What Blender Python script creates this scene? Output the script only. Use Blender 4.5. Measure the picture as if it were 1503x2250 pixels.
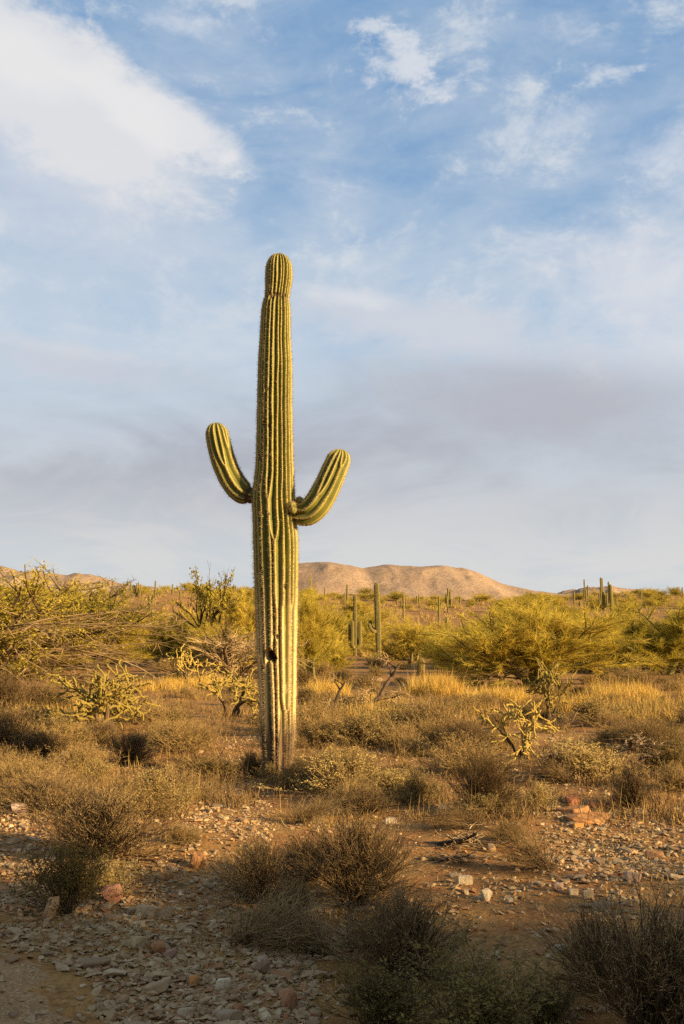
import bpy, math, random
import numpy as np
from mathutils import Vector

for o in list(bpy.data.objects):
    bpy.data.objects.remove(o)
scene = bpy.context.scene
col = scene.collection

# ------------------------------------------------------------------ camera
F = 2187.5            # focal length in photograph pixels (35 mm on a 24x36 portrait frame)
CX, CY = 751.5, 1125.0
HORIZON = 1390.0
CAM_H = 1.6
PITCH = math.atan((HORIZON - CY) / F)
cam_data = bpy.data.cameras.new('camera')
cam = bpy.data.objects.new('camera', cam_data)
col.objects.link(cam)
cam.location = (0, 0, CAM_H)
cam.rotation_euler = (math.pi / 2 + PITCH, 0, 0)
cam_data.sensor_fit = 'VERTICAL'
cam_data.sensor_height = 36.0
cam_data.sensor_width = 24.0
cam_data.lens = 35.0
cam_data.clip_start = 0.05
cam_data.clip_end = 30000
scene.camera = cam

# ------------------------------------------------------------------ exposure, sun, sky
scene.view_settings.view_transform = 'Standard'
scene.view_settings.look = 'None'
scene.view_settings.gamma = 1.0
scene.view_settings.use_curve_mapping = False
EXPOSURE = 1.42
scene.view_settings.exposure = EXPOSURE
EXPF = 2.0 ** EXPOSURE

SUN_EL = math.radians(17.0)
SUN_AZ = math.radians(180.0 - 63.0)     # clockwise from +Y: behind the camera, on its right
SUN_DIR = Vector((math.sin(SUN_AZ) * math.cos(SUN_EL), math.cos(SUN_AZ) * math.cos(SUN_EL), math.sin(SUN_EL)))
sun_data = bpy.data.lights.new('sun', 'SUN')
sun_data.energy = 5.0
sun_data.angle = math.radians(0.6)
sun_data.color = (1.0, 0.765, 0.42)
sun = bpy.data.objects.new('sun', sun_data)
sun.rotation_euler = (-SUN_DIR).to_track_quat('-Z', 'Y').to_euler()
sun.location = SUN_DIR * 60
col.objects.link(sun)

scene.cycles.max_bounces = 5
scene.cycles.diffuse_bounces = 2
scene.cycles.glossy_bounces = 2
scene.cycles.transmission_bounces = 2
scene.cycles.transparent_max_bounces = 4
scene.cycles.use_denoising = False
scene.cycles.use_adaptive_sampling = True
scene.cycles.adaptive_threshold = 0.012


def srgb(r, g, b):
    def f(c):
        c /= 255.0
        return c / 12.92 if c <= 0.04045 else ((c + 0.055) / 1.055) ** 2.4
    return (f(r), f(g), f(b), 1.0)


class NT:
    """small helper for node trees: sockets with arithmetic"""
    def __init__(self, tree):
        self.t = tree

    def node(self, kind, **kw):
        n = self.t.nodes.new(kind)
        for k, v in kw.items():
            setattr(n, k, v)
        return n

    def link(self, a, b):
        if isinstance(a, S):
            a = a.s
        if hasattr(a, 'is_output') or isinstance(a, bpy.types.NodeSocket):
            self.t.links.new(a, b)
        else:
            b.default_value = a

    def math(self, op, a, b=0.0, c=None, clamp=False):
        n = self.node('ShaderNodeMath', operation=op)
        n.use_clamp = clamp
        self.link(a, n.inputs[0])
        self.link(b, n.inputs[1])
        if c is not None:
            self.link(c, n.inputs[2])
        return S(self, n.outputs[0])

    def smooth(self, lo, hi, x):
        n = self.node('ShaderNodeMapRange', interpolation_type='SMOOTHSTEP')
        self.link(x, n.inputs['Value'])
        n.inputs['From Min'].default_value = lo
        n.inputs['From Max'].default_value = hi
        return S(self, n.outputs['Result'])

    def mix(self, fac, a, b, blend='MIX'):
        n = self.node('ShaderNodeMix', data_type='RGBA', blend_type=blend)
        self.link(fac, n.inputs[0])
        self.link(a, n.inputs[6])
        self.link(b, n.inputs[7])
        return S(self, n.outputs[2])

    def noise(self, vec, scale, detail=4.0, rough=0.55, dist=0.0):
        n = self.node('ShaderNodeTexNoise')
        if vec is not None:
            self.link(vec, n.inputs['Vector'])
        n.inputs['Scale'].default_value = scale
        n.inputs['Detail'].default_value = detail
        n.inputs['Roughness'].default_value = rough
        n.inputs['Distortion'].default_value = dist
        return S(self, n.outputs[0])

    def mapping(self, vec, scale=(1, 1, 1), loc=(0, 0, 0), rot=(0, 0, 0)):
        n = self.node('ShaderNodeMapping')
        self.link(vec, n.inputs['Vector'])
        n.inputs['Scale'].default_value = scale
        n.inputs['Location'].default_value = loc
        n.inputs['Rotation'].default_value = rot
        return S(self, n.outputs[0])

    def ramp(self, fac, stops):
        n = self.node('ShaderNodeValToRGB')
        self.link(fac, n.inputs[0])
        e = n.color_ramp.elements
        while len(e) < len(stops):
            e.new(0.5)
        for el, (p, c) in zip(e, stops):
            el.position = p
            el.color = c if len(c) == 4 else (*c, 1.0)
        return S(self, n.outputs[0])


class S:
    def __init__(self, nt, s):
        self.nt, self.s = nt, s

    def __add__(self, o): return self.nt.math('ADD', self, o)
    __radd__ = __add__
    def __sub__(self, o): return self.nt.math('SUBTRACT', self, o)
    def __rsub__(self, o): return self.nt.math('SUBTRACT', o, self)
    def __mul__(self, o): return self.nt.math('MULTIPLY', self, o)
    __rmul__ = __mul__
    def __truediv__(self, o): return self.nt.math('DIVIDE', self, o)


def ray(px, py):
    """world direction through a photograph pixel"""
    x, z = (px - CX) / F, -(py - CY) / F
    c, s = math.cos(PITCH), math.sin(PITCH)
    return np.array((x, c - z * s, s + z * c))


def az_el(px, py):
    d = ray(px, py)
    d = d / np.linalg.norm(d)
    return math.atan2(d[0], d[1]), math.asin(d[2])


world = bpy.data.worlds.new('World')
scene.world = world
world.use_nodes = True
world.cycles.sampling_method = 'NONE'
wt = world.node_tree
wt.nodes.clear()
W = NT(wt)
sky = W.node('ShaderNodeTexSky', sky_type='NISHITA')
sky.sun_disc = False
sky.sun_elevation = SUN_EL
sky.sun_rotation = SUN_AZ
sky.air_density = 1.0
sky.dust_density = 0.6
sky.ozone_density = 1.0
SKY_STRENGTH = 0.07
tc = W.node('ShaderNodeTexCoord')
sep = W.node('ShaderNodeSeparateXYZ')
wt.links.new(tc.outputs['Generated'], sep.inputs[0])
dx, dy, dz = (S(W, sep.outputs[i]) for i in range(3))
azs = W.math('ARCTAN2', dx, dy)
els = W.math('ARCSINE', dz)
dirv = tc.outputs['Generated']


def sky_col(r, g, b):
    c = srgb(r, g, b)
    k = 1.0 / (EXPF * SKY_STRENGTH)
    return (c[0] * k, c[1] * k, c[2] * k, 1.0)


# noise fields in direction space: flattened so that clouds stretch along the horizon
nA = W.noise(W.mapping(dirv, (1.0, 1.0, 2.2), (3.1, 0.4, 1.7)), 2.6, 7, 0.58, 0.35)
nB = W.noise(W.mapping(dirv, (1.0, 1.0, 1.7), (0.2, 5.3, 2.1)), 9.0, 9, 0.66, 0.3)
nC = W.noise(W.mapping(dirv, (1.0, 1.0, 3.2), (7.2, 1.3, 0.6), (0.0, 0.42, 0.0)), 5.0, 6, 0.6, 0.6)
nD = W.noise(W.mapping(dirv, (1.0, 1.0, 1.4), (1.2, 3.3, 4.6)), 26.0, 7, 0.66, 0.3)


def blob(px, py, wx, wy, rot, kA, kB, lo, hi):
    a0, e0 = az_el(px, py)
    wa, we = wx / F, wy / F
    du, dv = azs - a0, els - e0
    c, s = math.cos(math.radians(rot)), math.sin(math.radians(rot))
    u = (du * c + dv * s) / wa
    v = (dv * c - du * s) / we
    r = W.math('SQRT', u * u + v * v)
    e = (1.0 - r) + (nB - 0.5) * kB + (nA - 0.5) * kA + (nD - 0.5) * (kB * 0.45)
    return W.smooth(lo, hi, e)


c = S(W, sky.outputs[0])
# clear-sky blue as it shows through the high veil, paler lower down
c = W.mix(0.85, c, W.mix(W.smooth(0.52, 0.20, els), sky_col(92, 148, 200), sky_col(148, 188, 222)))
# high thin veil: streaky, denser towards the horizon
el_fac = W.smooth(0.62, 0.10, els)
veil = W.smooth(0.30, 0.72, nA * 0.40 + nC * 0.34 + nB * 0.26 + el_fac * 0.16)
c = W.mix(veil * 0.85, c, sky_col(203, 213, 224))
# broken little puffs high up
puff = W.smooth(0.49, 0.63, nB * 0.5 + nC * 0.15 + nD * 0.35) * W.smooth(0.18, 0.40, els)
c = W.mix(puff * 0.70, c, sky_col(218, 223, 228))
# low grey-lavender stratus all round the sky
low = W.smooth(0.30, 0.12, els + (nA - 0.5) * 0.20 + (nC - 0.5) * 0.12)
c = W.mix(low * 0.95, c, W.mix(W.smooth(0.36, 0.64, nC * 0.6 + nA * 0.4), sky_col(176, 178, 187), sky_col(200, 202, 207)))
# paler strip under it, just over the ridges
strip = W.smooth(0.17, 0.06, els + (nC - 0.5) * 0.06)
c = W.mix(strip * 0.85, c, W.mix(W.smooth(0.4, 0.6, nC), sky_col(205, 212, 217), sky_col(218, 218, 216)))
# the single clouds
for (px, py, wx, wy, rot, kA, kB, lo, hi, op, colr) in (
    (90, 360, 570, 220, -18, 0.8, 0.8, 0.0, 1.0, 0.70, (204, 211, 224)),
    (130, 205, 500, 175, -25, 0.4, 1.15, 0.05, 0.50, 0.92, (224, 225, 228)),
    (360, 265, 260, 85, -22, 0.3, 0.9, 0.05, 0.55, 0.88, (232, 231, 232)),
    (60, 130, 200, 90, -20, 0.4, 1.1, 0.05, 0.8, 0.70, (234, 233, 233)),
    (400, 55, 220, 40, -8, 0.4, 2.2, 0.25, 1.1, 0.6, (202, 211, 226)),
    (850, 140, 250, 120, -30, 0.4, 3.4, 0.45, 1.05, 0.80, (216, 221, 229)),
    (1120, 560, 460, 60, 14, 0.4, 2.4, 0.4, 1.2, 0.55, (208, 216, 226)),
    (1150, 880, 560, 150, -6, 0.6, 1.0, 0.0, 0.9, 0.80, (180, 181, 190)),
    (1330, 150, 240, 90, -12, 0.4, 3.2, 0.5, 1.1, 0.65, (212, 219, 228)),
    (950, 200, 150, 60, 5, 0.2, 3.0, 0.45, 1.2, 0.75, (220, 223, 231)),
    (770, 158, 140, 45, -20, 0.2, 3.0, 0.45, 1.2, 0.7, (218, 222, 230)),
    (1230, 70, 420, 110, -15, 0.5, 2.6, 0.45, 1.3, 0.6, (203, 211, 225)),
    (1280, 260, 260, 70, 12, 0.4, 2.6, 0.45, 1.3, 0.55, (206, 214, 227)),
    (520, 150, 180, 70, -25, 0.3, 3.0, 0.55, 1.4, 0.5, (198, 208, 225)),
    (690, 385, 300, 80, -15, 0.3, 2.4, 0.4, 1.3, 0.55, (203, 211, 226)),
    (1420, 620, 400, 230, -10, 0.7, 1.2, 0.0, 1.05, 0.85, (221, 223, 229)),
    (1480, 330, 260, 140, -10, 0.6, 2.0, 0.2, 1.2, 0.6, (210, 217, 229)),
    (960, 720, 520, 90, -9, 0.5, 1.1, 0.05, 0.75, 0.80, (210, 213, 221)),
    (780, 655, 210, 34, -8, 0.2, 1.2, 0.1, 0.9, 0.80, (219, 222, 228)),
    (150, 800, 380, 62, -6, 0.4, 1.4, 0.1, 0.95, 0.70, (203, 206, 215)),
    (130, 765, 300, 26, -4, 0.2, 1.2, 0.1, 1.0, 0.60, (212, 214, 221)),
):
    c = W.mix(blob(px, py, wx, wy, rot, kA, kB, lo, hi) * op, c, sky_col(*colr))
bg = W.node('ShaderNodeBackground')
W.link(c, bg.inputs['Color'])
bg.inputs['Strength'].default_value = SKY_STRENGTH
wo = W.node('ShaderNodeOutputWorld')
wt.links.new(bg.outputs[0], wo.inputs[0])

# ------------------------------------------------------------------ helpers: noise, meshes, things
rng = np.random.default_rng(7)


def vnoise(x, y, seed=0):
    x, y = np.asarray(x, float), np.asarray(y, float)
    xi, yi = np.floor(x).astype(np.int64), np.floor(y).astype(np.int64)
    xf, yf = x - xi, y - yi
    u, v = xf * xf * (3 - 2 * xf), yf * yf * (3 - 2 * yf)

    def h(a, b):
        n = (a * 374761393 + b * 668265263 + seed * 144269504) & 0x7fffffff
        n = ((n ^ (n >> 13)) * 1274126177) & 0x7fffffff
        return ((n ^ (n >> 16)) & 0xffff) / 32767.5 - 1.0
    return (h(xi, yi) * (1 - u) + h(xi + 1, yi) * u) * (1 - v) + (h(xi, yi + 1) * (1 - u) + h(xi + 1, yi + 1) * u) * v


def fbm(x, y, seed=0, octaves=4, gain=0.5):
    s, a, f = 0.0, 1.0, 1.0
    for k in range(octaves):
        s = s + a * vnoise(np.asarray(x) * f, np.asarray(y) * f, seed + k * 17)
        a *= gain
        f *= 2.03
    return s


HILL_D = np.array([-8000, 0, 50, 62, 90, 120, 160, 200, 240, 262, 300, 420, 8000.0])
HILL_Z = np.array([0, 0, 0, 0.12, 1.15, 2.95, 5.5, 8.1, 10.4, 11.0, 10.0, 5.0, 5.0])
_hd = np.linspace(-50, 600, 1301)
_hz = np.convolve(np.pad(np.interp(_hd, HILL_D, HILL_Z), 20, mode='edge'), np.ones(41) / 41, mode='valid')


def ground_z(x, y):
    x, y = np.asarray(x, float), np.asarray(y, float)
    z = np.interp(y, _hd, _hz)
    far = np.clip((y - 55) / 120, 0, 1)
    z = z + far * (1.3 * fbm(x / 34, y / 34, 3, 3) - 0.010 * np.clip(x, -150, 150))
    near = np.clip((60 - np.hypot(x, y)) / 40, 0, 1)
    z = z + (0.3 + 0.7 * near) * (0.07 * fbm(x / 2.6, y / 2.6, 11, 3) + 0.012 * fbm(x * 3.1, y * 3.1, 5, 2))
    return z


def at(px, py):
    """the ground point seen through a photograph pixel"""
    d = ray(px, py)
    t = np.concatenate((np.arange(2.0, 60, 0.02), np.geomspace(60, 2500, 3000)))
    x, y, z = d[0] * t, d[1] * t, CAM_H + d[2] * t
    hit = np.nonzero(z < ground_z(x, y))[0]
    i = hit[0] if len(hit) else np.searchsorted(t, 240.0)
    return np.array((x[i], y[i], float(ground_z(x[i], y[i]))))


def on_plane(px, py, Y):
    d = ray(px, py)
    t = Y / d[1]
    return np.array((d[0] * t, Y, CAM_H + d[2] * t))


def px_size(p):
    """metres per photograph pixel at a point"""
    c, s = math.cos(PITCH), math.sin(PITCH)
    return (p[1] * c + (p[2] - CAM_H) * s) / F


class MB:
    """collects vertices and faces as arrays and links them as one mesh"""
    def __init__(self):
        self.v, self.q, self.t, self.n = [], [], [], 0
        self.attr = {}

    def add(self, v, quads=None, tris=None, **attr):
        v = np.asarray(v, float).reshape(-1, 3)
        self.v.append(v)
        if quads is not None and len(quads):
            self.q.append(np.asarray(quads, np.int64) + self.n)
        if tris is not None and len(tris):
            self.t.append(np.asarray(tris, np.int64) + self.n)
        for k, a in attr.items():
            self.attr.setdefault(k, []).append((self.n, np.broadcast_to(np.asarray(a, float), (len(v),))))
        self.n += len(v)

    def bounds(self):
        V = np.concatenate(self.v)
        return V.min(0), V.max(0)

    def mesh(self, name, mat, smooth=False, xf=None):
        V = np.concatenate(self.v)
        if xf is not None:
            V = xf(V)
        me = bpy.data.meshes.new(name)
        Q = np.concatenate(self.q) if self.q else np.zeros((0, 4), np.int64)
        T = np.concatenate(self.t) if self.t else np.zeros((0, 3), np.int64)
        nl = len(Q) * 4 + len(T) * 3
        me.vertices.add(len(V))
        me.vertices.foreach_set('co', V.astype(np.float32).ravel())
        me.loops.add(nl)
        me.loops.foreach_set('vertex_index', np.concatenate((Q.ravel(), T.ravel())).astype(np.int32))
        me.polygons.add(len(Q) + len(T))
        starts = np.concatenate((np.arange(len(Q)) * 4, len(Q) * 4 + np.arange(len(T)) * 3))
        me.polygons.foreach_set('loop_start', starts.astype(np.int32))
        me.polygons.foreach_set('use_smooth', np.full(len(Q) + len(T), smooth))
        for k, parts in self.attr.items():
            a = np.zeros(len(V), np.float32)
            for off, vals in parts:
                a[off:off + len(vals)] = vals
            me.attributes.new(k, 'FLOAT', 'POINT').data.foreach_set('value', a)
        me.update(calc_edges=True)
        me.validate()
        if mat:
            me.materials.append(mat)
        return me


def unit(v):
    return v / np.maximum(np.linalg.norm(v, axis=-1, keepdims=True), 1e-9)


def tubes(mb, P, R, k=5, **attr):
    """N tapered tubes along polylines P (N,M,3) with radii R (N,M)"""
    P = np.asarray(P, float)
    N, M, _ = P.shape
    R = np.broadcast_to(R, (N, M))
    T = unit(np.gradient(P, axis=1))
    ref = np.where(np.abs(T[:, :1, 2:3]) > 0.9, np.array((1.0, 0, 0)), np.array((0, 0, 1.0)))
    A = unit(np.cross(T, np.broadcast_to(ref, T.shape)))
    B = np.cross(T, A)
    th = np.linspace(0, 2 * math.pi, k, endpoint=False)
    ring = A[:, :, None, :] * np.cos(th)[None, None, :, None] + B[:, :, None, :] * np.sin(th)[None, None, :, None]
    V = P[:, :, None, :] + ring * R[:, :, None, None]
    idx = np.arange(N * M * k).reshape(N, M, k)
    a, b = idx[:, :-1, :], idx[:, 1:, :]
    q = np.stack((a, np.roll(a, -1, 2), np.roll(b, -1, 2), b), -1).reshape(-1, 4)
    mb.add(V.reshape(-1, 3), q, **attr)


def blades(mb, base, d, length, width, r, droop=0.0, seg=2, **attr):
    """N narrow pointed strips"""
    N = len(base)
    length = np.broadcast_to(length, (N,))[:, None]
    side = unit(np.cross(d, r.normal(size=(N, 3))))
    hw = np.broadcast_to(width, (N,))[:, None] * 0.5
    bend = r.normal(size=(N, 3)) * 0.25
    bend[:, 2] -= droop
    rows = []
    for j in range(seg):
        t = j / seg
        p = base + d * length * t + bend * length * t * t
        rows += [p - side * hw * (1 - 0.5 * t), p + side * hw * (1 - 0.5 * t)]
    rows.append(base + d * length + bend * length)
    V = np.stack(rows, 1)
    n = V.shape[1]
    off = np.arange(N)[:, None] * n
    qs = [np.concatenate((off + 2 * j, off + 2 * j + 1, off + 2 * j + 3, off + 2 * j + 2), 1) for j in range(seg - 1)]
    e = 2 * (seg - 1)
    ts = np.concatenate((off + e, off + e + 1, off + e + 2), 1)
    mb.add(V.reshape(-1, 3), np.concatenate(qs) if qs else None, ts, **attr)


def leaf_quads(mb, pos, size, r, stretch=1.6, **attr):
    """N small diamond leaves, creased along the middle"""
    N = len(pos)
    size = np.broadcast_to(size, (N,))[:, None]
    d = unit(r.normal(size=(N, 3)) + np.array((0, 0, 0.5)))
    s = unit(np.cross(d, r.normal(size=(N, 3))))
    nrm = np.cross(d, s)
    V = np.stack((pos, pos + d * size * stretch * 0.5 + s * size * 0.45 + nrm * size * 0.12,
                  pos + d * size * stretch, pos + d * size * stretch * 0.5 - s * size * 0.45 + nrm * size * 0.12), 1)
    o = np.arange(N)[:, None] * 4
    mb.add(V.reshape(-1, 3), None, np.concatenate((np.concatenate((o, o + 1, o + 2), 1), np.concatenate((o, o + 2, o + 3), 1))), **attr)


def grow(start, d, L, M, wob, trop, r):
    """N wandering branches: start (N,3), direction (N,3), length (N,) -> (N,M,3)"""
    p, d = np.array(start, float), unit(np.array(d, float))
    out = [p.copy()]
    step = (np.broadcast_to(L, (len(p),)) / (M - 1))[:, None]
    for j in range(M - 1):
        p = p + d * step
        out.append(p.copy())
        d = unit(d + r.normal(size=d.shape) * wob + np.array((0, 0, trop)))
    return np.stack(out, 1)


def offshoots(P, n, t0, spread, r, up=0.0, t1=1.0):
    """n children per branch: start points and directions"""
    N, M, _ = P.shape
    t = r.uniform(t0, t1, (N, n)) * (M - 1)
    i = np.minimum(t.astype(int), M - 2)
    f = (t - i)[..., None]
    rows = np.arange(N)[:, None]
    a, b = P[rows, i], P[rows, i + 1]
    d = unit(unit(b - a) + r.normal(size=a.shape) * spread + np.array((0, 0, up)))
    return (a + (b - a) * f).reshape(-1, 3), d.reshape(-1, 3), (t / (M - 1)).reshape(-1)


def tag(o, label=None, cat=None, group=None, kind=None):
    for k, v in (('label', label), ('category', cat), ('group', group), ('kind', kind)):
        if v:
            o[k] = v
    return o


def obj(name, me, parent=None, loc=None):
    o = bpy.data.objects.new(name, me)
    col.objects.link(o)
    if parent is not None:
        o.parent = parent
    if loc is not None:
        o.location = loc
    return o


def thing(name, label, cat, loc, rotz=0.0, scale=(1, 1, 1), group=None):
    o = bpy.data.objects.new(name, None)
    o.empty_display_size = 0.2
    col.objects.link(o)
    o.location = loc
    o.rotation_euler = (0, 0, rotz)
    o.scale = scale
    return tag(o, label, cat, group)


def plant(name, label, cat, parts, loc, rotz=0.0, scale=(1, 1, 1), group=None, tilt=None):
    """a thing whose parts share mesh data with its look-alikes: parts = [(part name, mesh)]"""
    o = thing(name, label, cat, loc, rotz, scale, group)
    if tilt:
        o.rotation_euler = (tilt[0], tilt[1], rotz)
    for pn, me in parts:
        c_ = obj(pn, me, o)
        if pn in ('twigs', 'spines', 'bare_branches'):
            c_['kind'] = 'stuff'
    return o


def structure(name, me, label=None):
    o = obj(name, me)
    o['kind'] = 'structure'
    if label:
        o['label'] = label
    return o


# ------------------------------------------------------------------ materials
def new_mat(name):
    m = bpy.data.materials.new(name)
    m.use_nodes = True
    m.node_tree.nodes.clear()
    return m, NT(m.node_tree)


def surface(m, n, color, rough=0.85, normal=None, translucent=0.0, spec=0.2):
    out = n.node('ShaderNodeOutputMaterial')
    p = n.node('ShaderNodeBsdfPrincipled')
    n.link(color, p.inputs['Base Color'])
    n.link(rough, p.inputs['Roughness'])
    p.inputs['Specular IOR Level'].default_value = spec
    if normal is not None:
        n.link(normal, p.inputs['Normal'])
    if translucent:
        tr = n.node('ShaderNodeBsdfTranslucent')
        n.link(color, tr.inputs['Color'])
        mx = n.node('ShaderNodeMixShader')
        mx.inputs[0].default_value = translucent
        n.t.links.new(p.outputs[0], mx.inputs[1])
        n.t.links.new(tr.outputs[0], mx.inputs[2])
        n.t.links.new(mx.outputs[0], out.inputs[0])
    else:
        n.t.links.new(p.outputs[0], out.inputs[0])
    return m


def bump(n, height, strength=0.5, dist=0.02):
    b = n.node('ShaderNodeBump')
    b.inputs['Strength'].default_value = strength
    b.inputs['Distance'].default_value = dist
    n.link(height, b.inputs['Height'])
    return b.outputs[0]


WARM = (1.0, 0.905, 0.73)      # warmth of the light, put into the surface colours


def rgba(c):
    return (c[0] * WARM[0], c[1] * WARM[1], c[2] * WARM[2], 1.0)


def plant_mat(name, c0, c1, scale=6.0, translucent=0.0, rnd=0.5, c2=None):
    """foliage or twigs: colour varies through the plant and from plant to plant"""
    m, n = new_mat(name)
    tcn = n.node('ShaderNodeTexCoord')
    oi = n.node('ShaderNodeObjectInfo')
    f = n.noise(tcn.outputs['Object'], scale, 3, 0.6)
    f = n.smooth(0.3, 0.7, f + (S(n, oi.outputs['Random']) - 0.5) * rnd)
    cc = n.mix(f, rgba(c0), rgba(c1))
    if c2 is not None:
        f2 = n.noise(tcn.outputs['Object'], scale * 7, 2, 0.5)
        cc = n.mix(n.smooth(0.55, 0.72, f2), cc, rgba(c2))
    return surface(m, n, cc, 0.8, None, translucent, 0.15)


M = {}
# palo verde, shrubs, grass: reflectances, warmed further by WARM
M['palo_twig'] = plant_mat('palo_verde_twigs', (0.41, 0.335, 0.050), (0.60, 0.475, 0.085), 3.0, 0.42, 0.8)
M['palo_bark'] = plant_mat('palo_verde_bark', (0.16, 0.15, 0.045), (0.22, 0.19, 0.075), 5.0)
M['iron_leaf'] = plant_mat('ironwood_leaves', (0.24, 0.205, 0.028), (0.41, 0.33, 0.050), 4.0, 0.3, 0.4)
M['dead_twig'] = plant_mat('dead_twigs', (0.22, 0.15, 0.080), (0.44, 0.32, 0.18), 8.0, 0, 0.6)
M['dark_wood'] = plant_mat('dark_dead_wood', (0.045, 0.030, 0.020), (0.13, 0.085, 0.050), 14.0, 0, 0.5)
M['stem_dark'] = plant_mat('dark_shrub_stems', (0.060, 0.040, 0.022), (0.125, 0.085, 0.045), 9.0, 0, 0.5)
M['stem_tan'] = plant_mat('tan_shrub_stems', (0.15, 0.098, 0.045), (0.29, 0.20, 0.095), 9.0, 0, 0.6)
M['leaf_grey'] = plant_mat('grey_shrub_leaves', (0.23, 0.175, 0.068), (0.40, 0.31, 0.125), 7.0, 0.2, 0.6)
M['leaf_green'] = plant_mat('green_shrub_leaves', (0.125, 0.100, 0.026), (0.21, 0.165, 0.050), 7.0, 0.2, 0.6)
M['leaf_tan'] = plant_mat('tan_shrub_leaves', (0.22, 0.150, 0.060), (0.40, 0.285, 0.115), 7.0, 0.2, 0.7)
M['grass_gold'] = plant_mat('golden_dry_grass', (0.46, 0.305, 0.075), (0.60, 0.42, 0.12), 1.5, 0.25, 0.3)
M['grass_dull'] = plant_mat('ground_litter', (0.27, 0.178, 0.058), (0.46, 0.318, 0.108), 0.8, 0.15, 0.3, (0.13, 0.13, 0.03))
M['cholla'] = plant_mat('cholla_stems', (0.23, 0.175, 0.042), (0.40, 0.295, 0.080), 5.0, 0, 0.5)
M['cholla_spine'] = plant_mat('cholla_spines', (0.50, 0.40, 0.16), (0.62, 0.50, 0.22), 5.0, 0.2, 0.4)


def ground_material():
    m, n = new_mat('desert_ground')
    g = n.node('ShaderNodeNewGeometry')
    pos = g.outputs['Position']
    a = n.noise(pos, 0.55, 6, 0.62)
    b = n.noise(pos, 3.3, 6, 0.65)
    d = n.noise(pos, 22.0, 5, 0.7)
    e = n.noise(pos, 0.06, 4, 0.6)
    cc = n.mix(n.smooth(0.36, 0.66, a * 0.6 + b * 0.4), rgba((0.225, 0.098, 0.034)), rgba((0.40, 0.232, 0.086)))
    cc = n.mix(n.smooth(0.50, 0.66, b * 0.55 + a * 0.25 + d * 0.2) * 0.6, cc, rgba((0.185, 0.14, 0.038)))
    cc = n.mix(n.smooth(0.48, 0.70, e * 0.6 + b * 0.4) * 0.6, cc, rgba((0.27, 0.115, 0.038)))
    # fine grit: pale and dark grains of uneven size
    wv = n.noise(pos, 9.0, 3, 0.6)
    v = n.node('ShaderNodeTexVoronoi')
    n.link(pos, v.inputs['Vector'])
    v.inputs['Scale'].default_value = 58.0
    vs = n.node('ShaderNodeSeparateColor')
    n.t.links.new(v.outputs['Color'], vs.inputs[0])
    grain = S(n, vs.outputs[0])
    cc = n.mix(n.smooth(0.74, 0.98, grain) * n.smooth(0.35, 0.65, wv) * 0.6, cc, rgba((0.46, 0.34, 0.20)))
    cc = n.mix(n.smooth(0.30, 0.02, grain) * 0.55, cc, rgba((0.085, 0.052, 0.024)))
    cc = n.mix(n.smooth(0.35, 0.70, d) * 0.45, cc, rgba((0.115, 0.070, 0.030)))
    h = d * 0.5 + b * 0.8 + wv * 0.6
    return surface(m, n, cc, 0.95, bump(n, h, 0.7, 0.03), 0, 0.1)


def path_material():
    m, n = new_mat('dirt_path')
    g = n.node('ShaderNodeNewGeometry')
    pos = g.outputs['Position']
    a = n.noise(pos, 1.6, 5, 0.6)
    d = n.noise(pos, 55.0, 4, 0.7)
    v = n.node('ShaderNodeTexVoronoi')
    n.link(pos, v.inputs['Vector'])
    v.inputs['Scale'].default_value = 85.0
    vs = n.node('ShaderNodeSeparateColor')
    n.t.links.new(v.outputs['Color'], vs.inputs[0])
    grain = S(n, vs.outputs[0])
    cc = n.mix(n.smooth(0.35, 0.68, a), rgba((0.30, 0.178, 0.092)), rgba((0.40, 0.25, 0.132)))
    cc = n.mix(n.smooth(0.75, 0.98, grain) * 0.5, cc, rgba((0.50, 0.39, 0.26)))
    cc = n.mix(n.smooth(0.25, 0.03, grain) * 0.45, cc, rgba((0.13, 0.085, 0.05)))
    cc = n.mix(n.smooth(0.4, 0.7, d) * 0.3, cc, rgba((0.17, 0.115, 0.07)))
    return surface(m, n, cc, 0.95, bump(n, d * 0.7 + grain * 0.6 + a, 0.9, 0.016), 0, 0.1)


def mountain_material():
    m, n = new_mat('mountain_slope')
    g = n.node('ShaderNodeNewGeometry')
    pos = g.outputs['Position']
    a = n.noise(pos, 0.006, 6, 0.6)
    b = n.noise(pos, 0.035, 5, 0.65)
    d = n.noise(n.mapping(pos, (1, 1, 2.2)), 0.11, 3, 0.6)
    f = n.noise(n.mapping(pos, (1, 1, 2.5)), 0.30, 2, 0.5)
    cc = n.mix(n.smooth(0.35, 0.65, a), rgba((0.30, 0.215, 0.175)), rgba((0.37, 0.272, 0.215)))
    cc = n.mix(n.smooth(0.45, 0.7, b) * 0.6, cc, rgba((0.27, 0.175, 0.125)))
    cc = n.mix(n.smooth(0.52, 0.64, d) * 0.6, cc, rgba((0.17, 0.13, 0.08)))
    cc = n.mix(n.smooth(0.52, 0.62, f) * 0.7, cc, rgba((0.13, 0.105, 0.06)))
    return surface(m, n, cc, 0.95, bump(n, b + d * 0.6, 0.6, 5.0), 0, 0.05)


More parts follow.
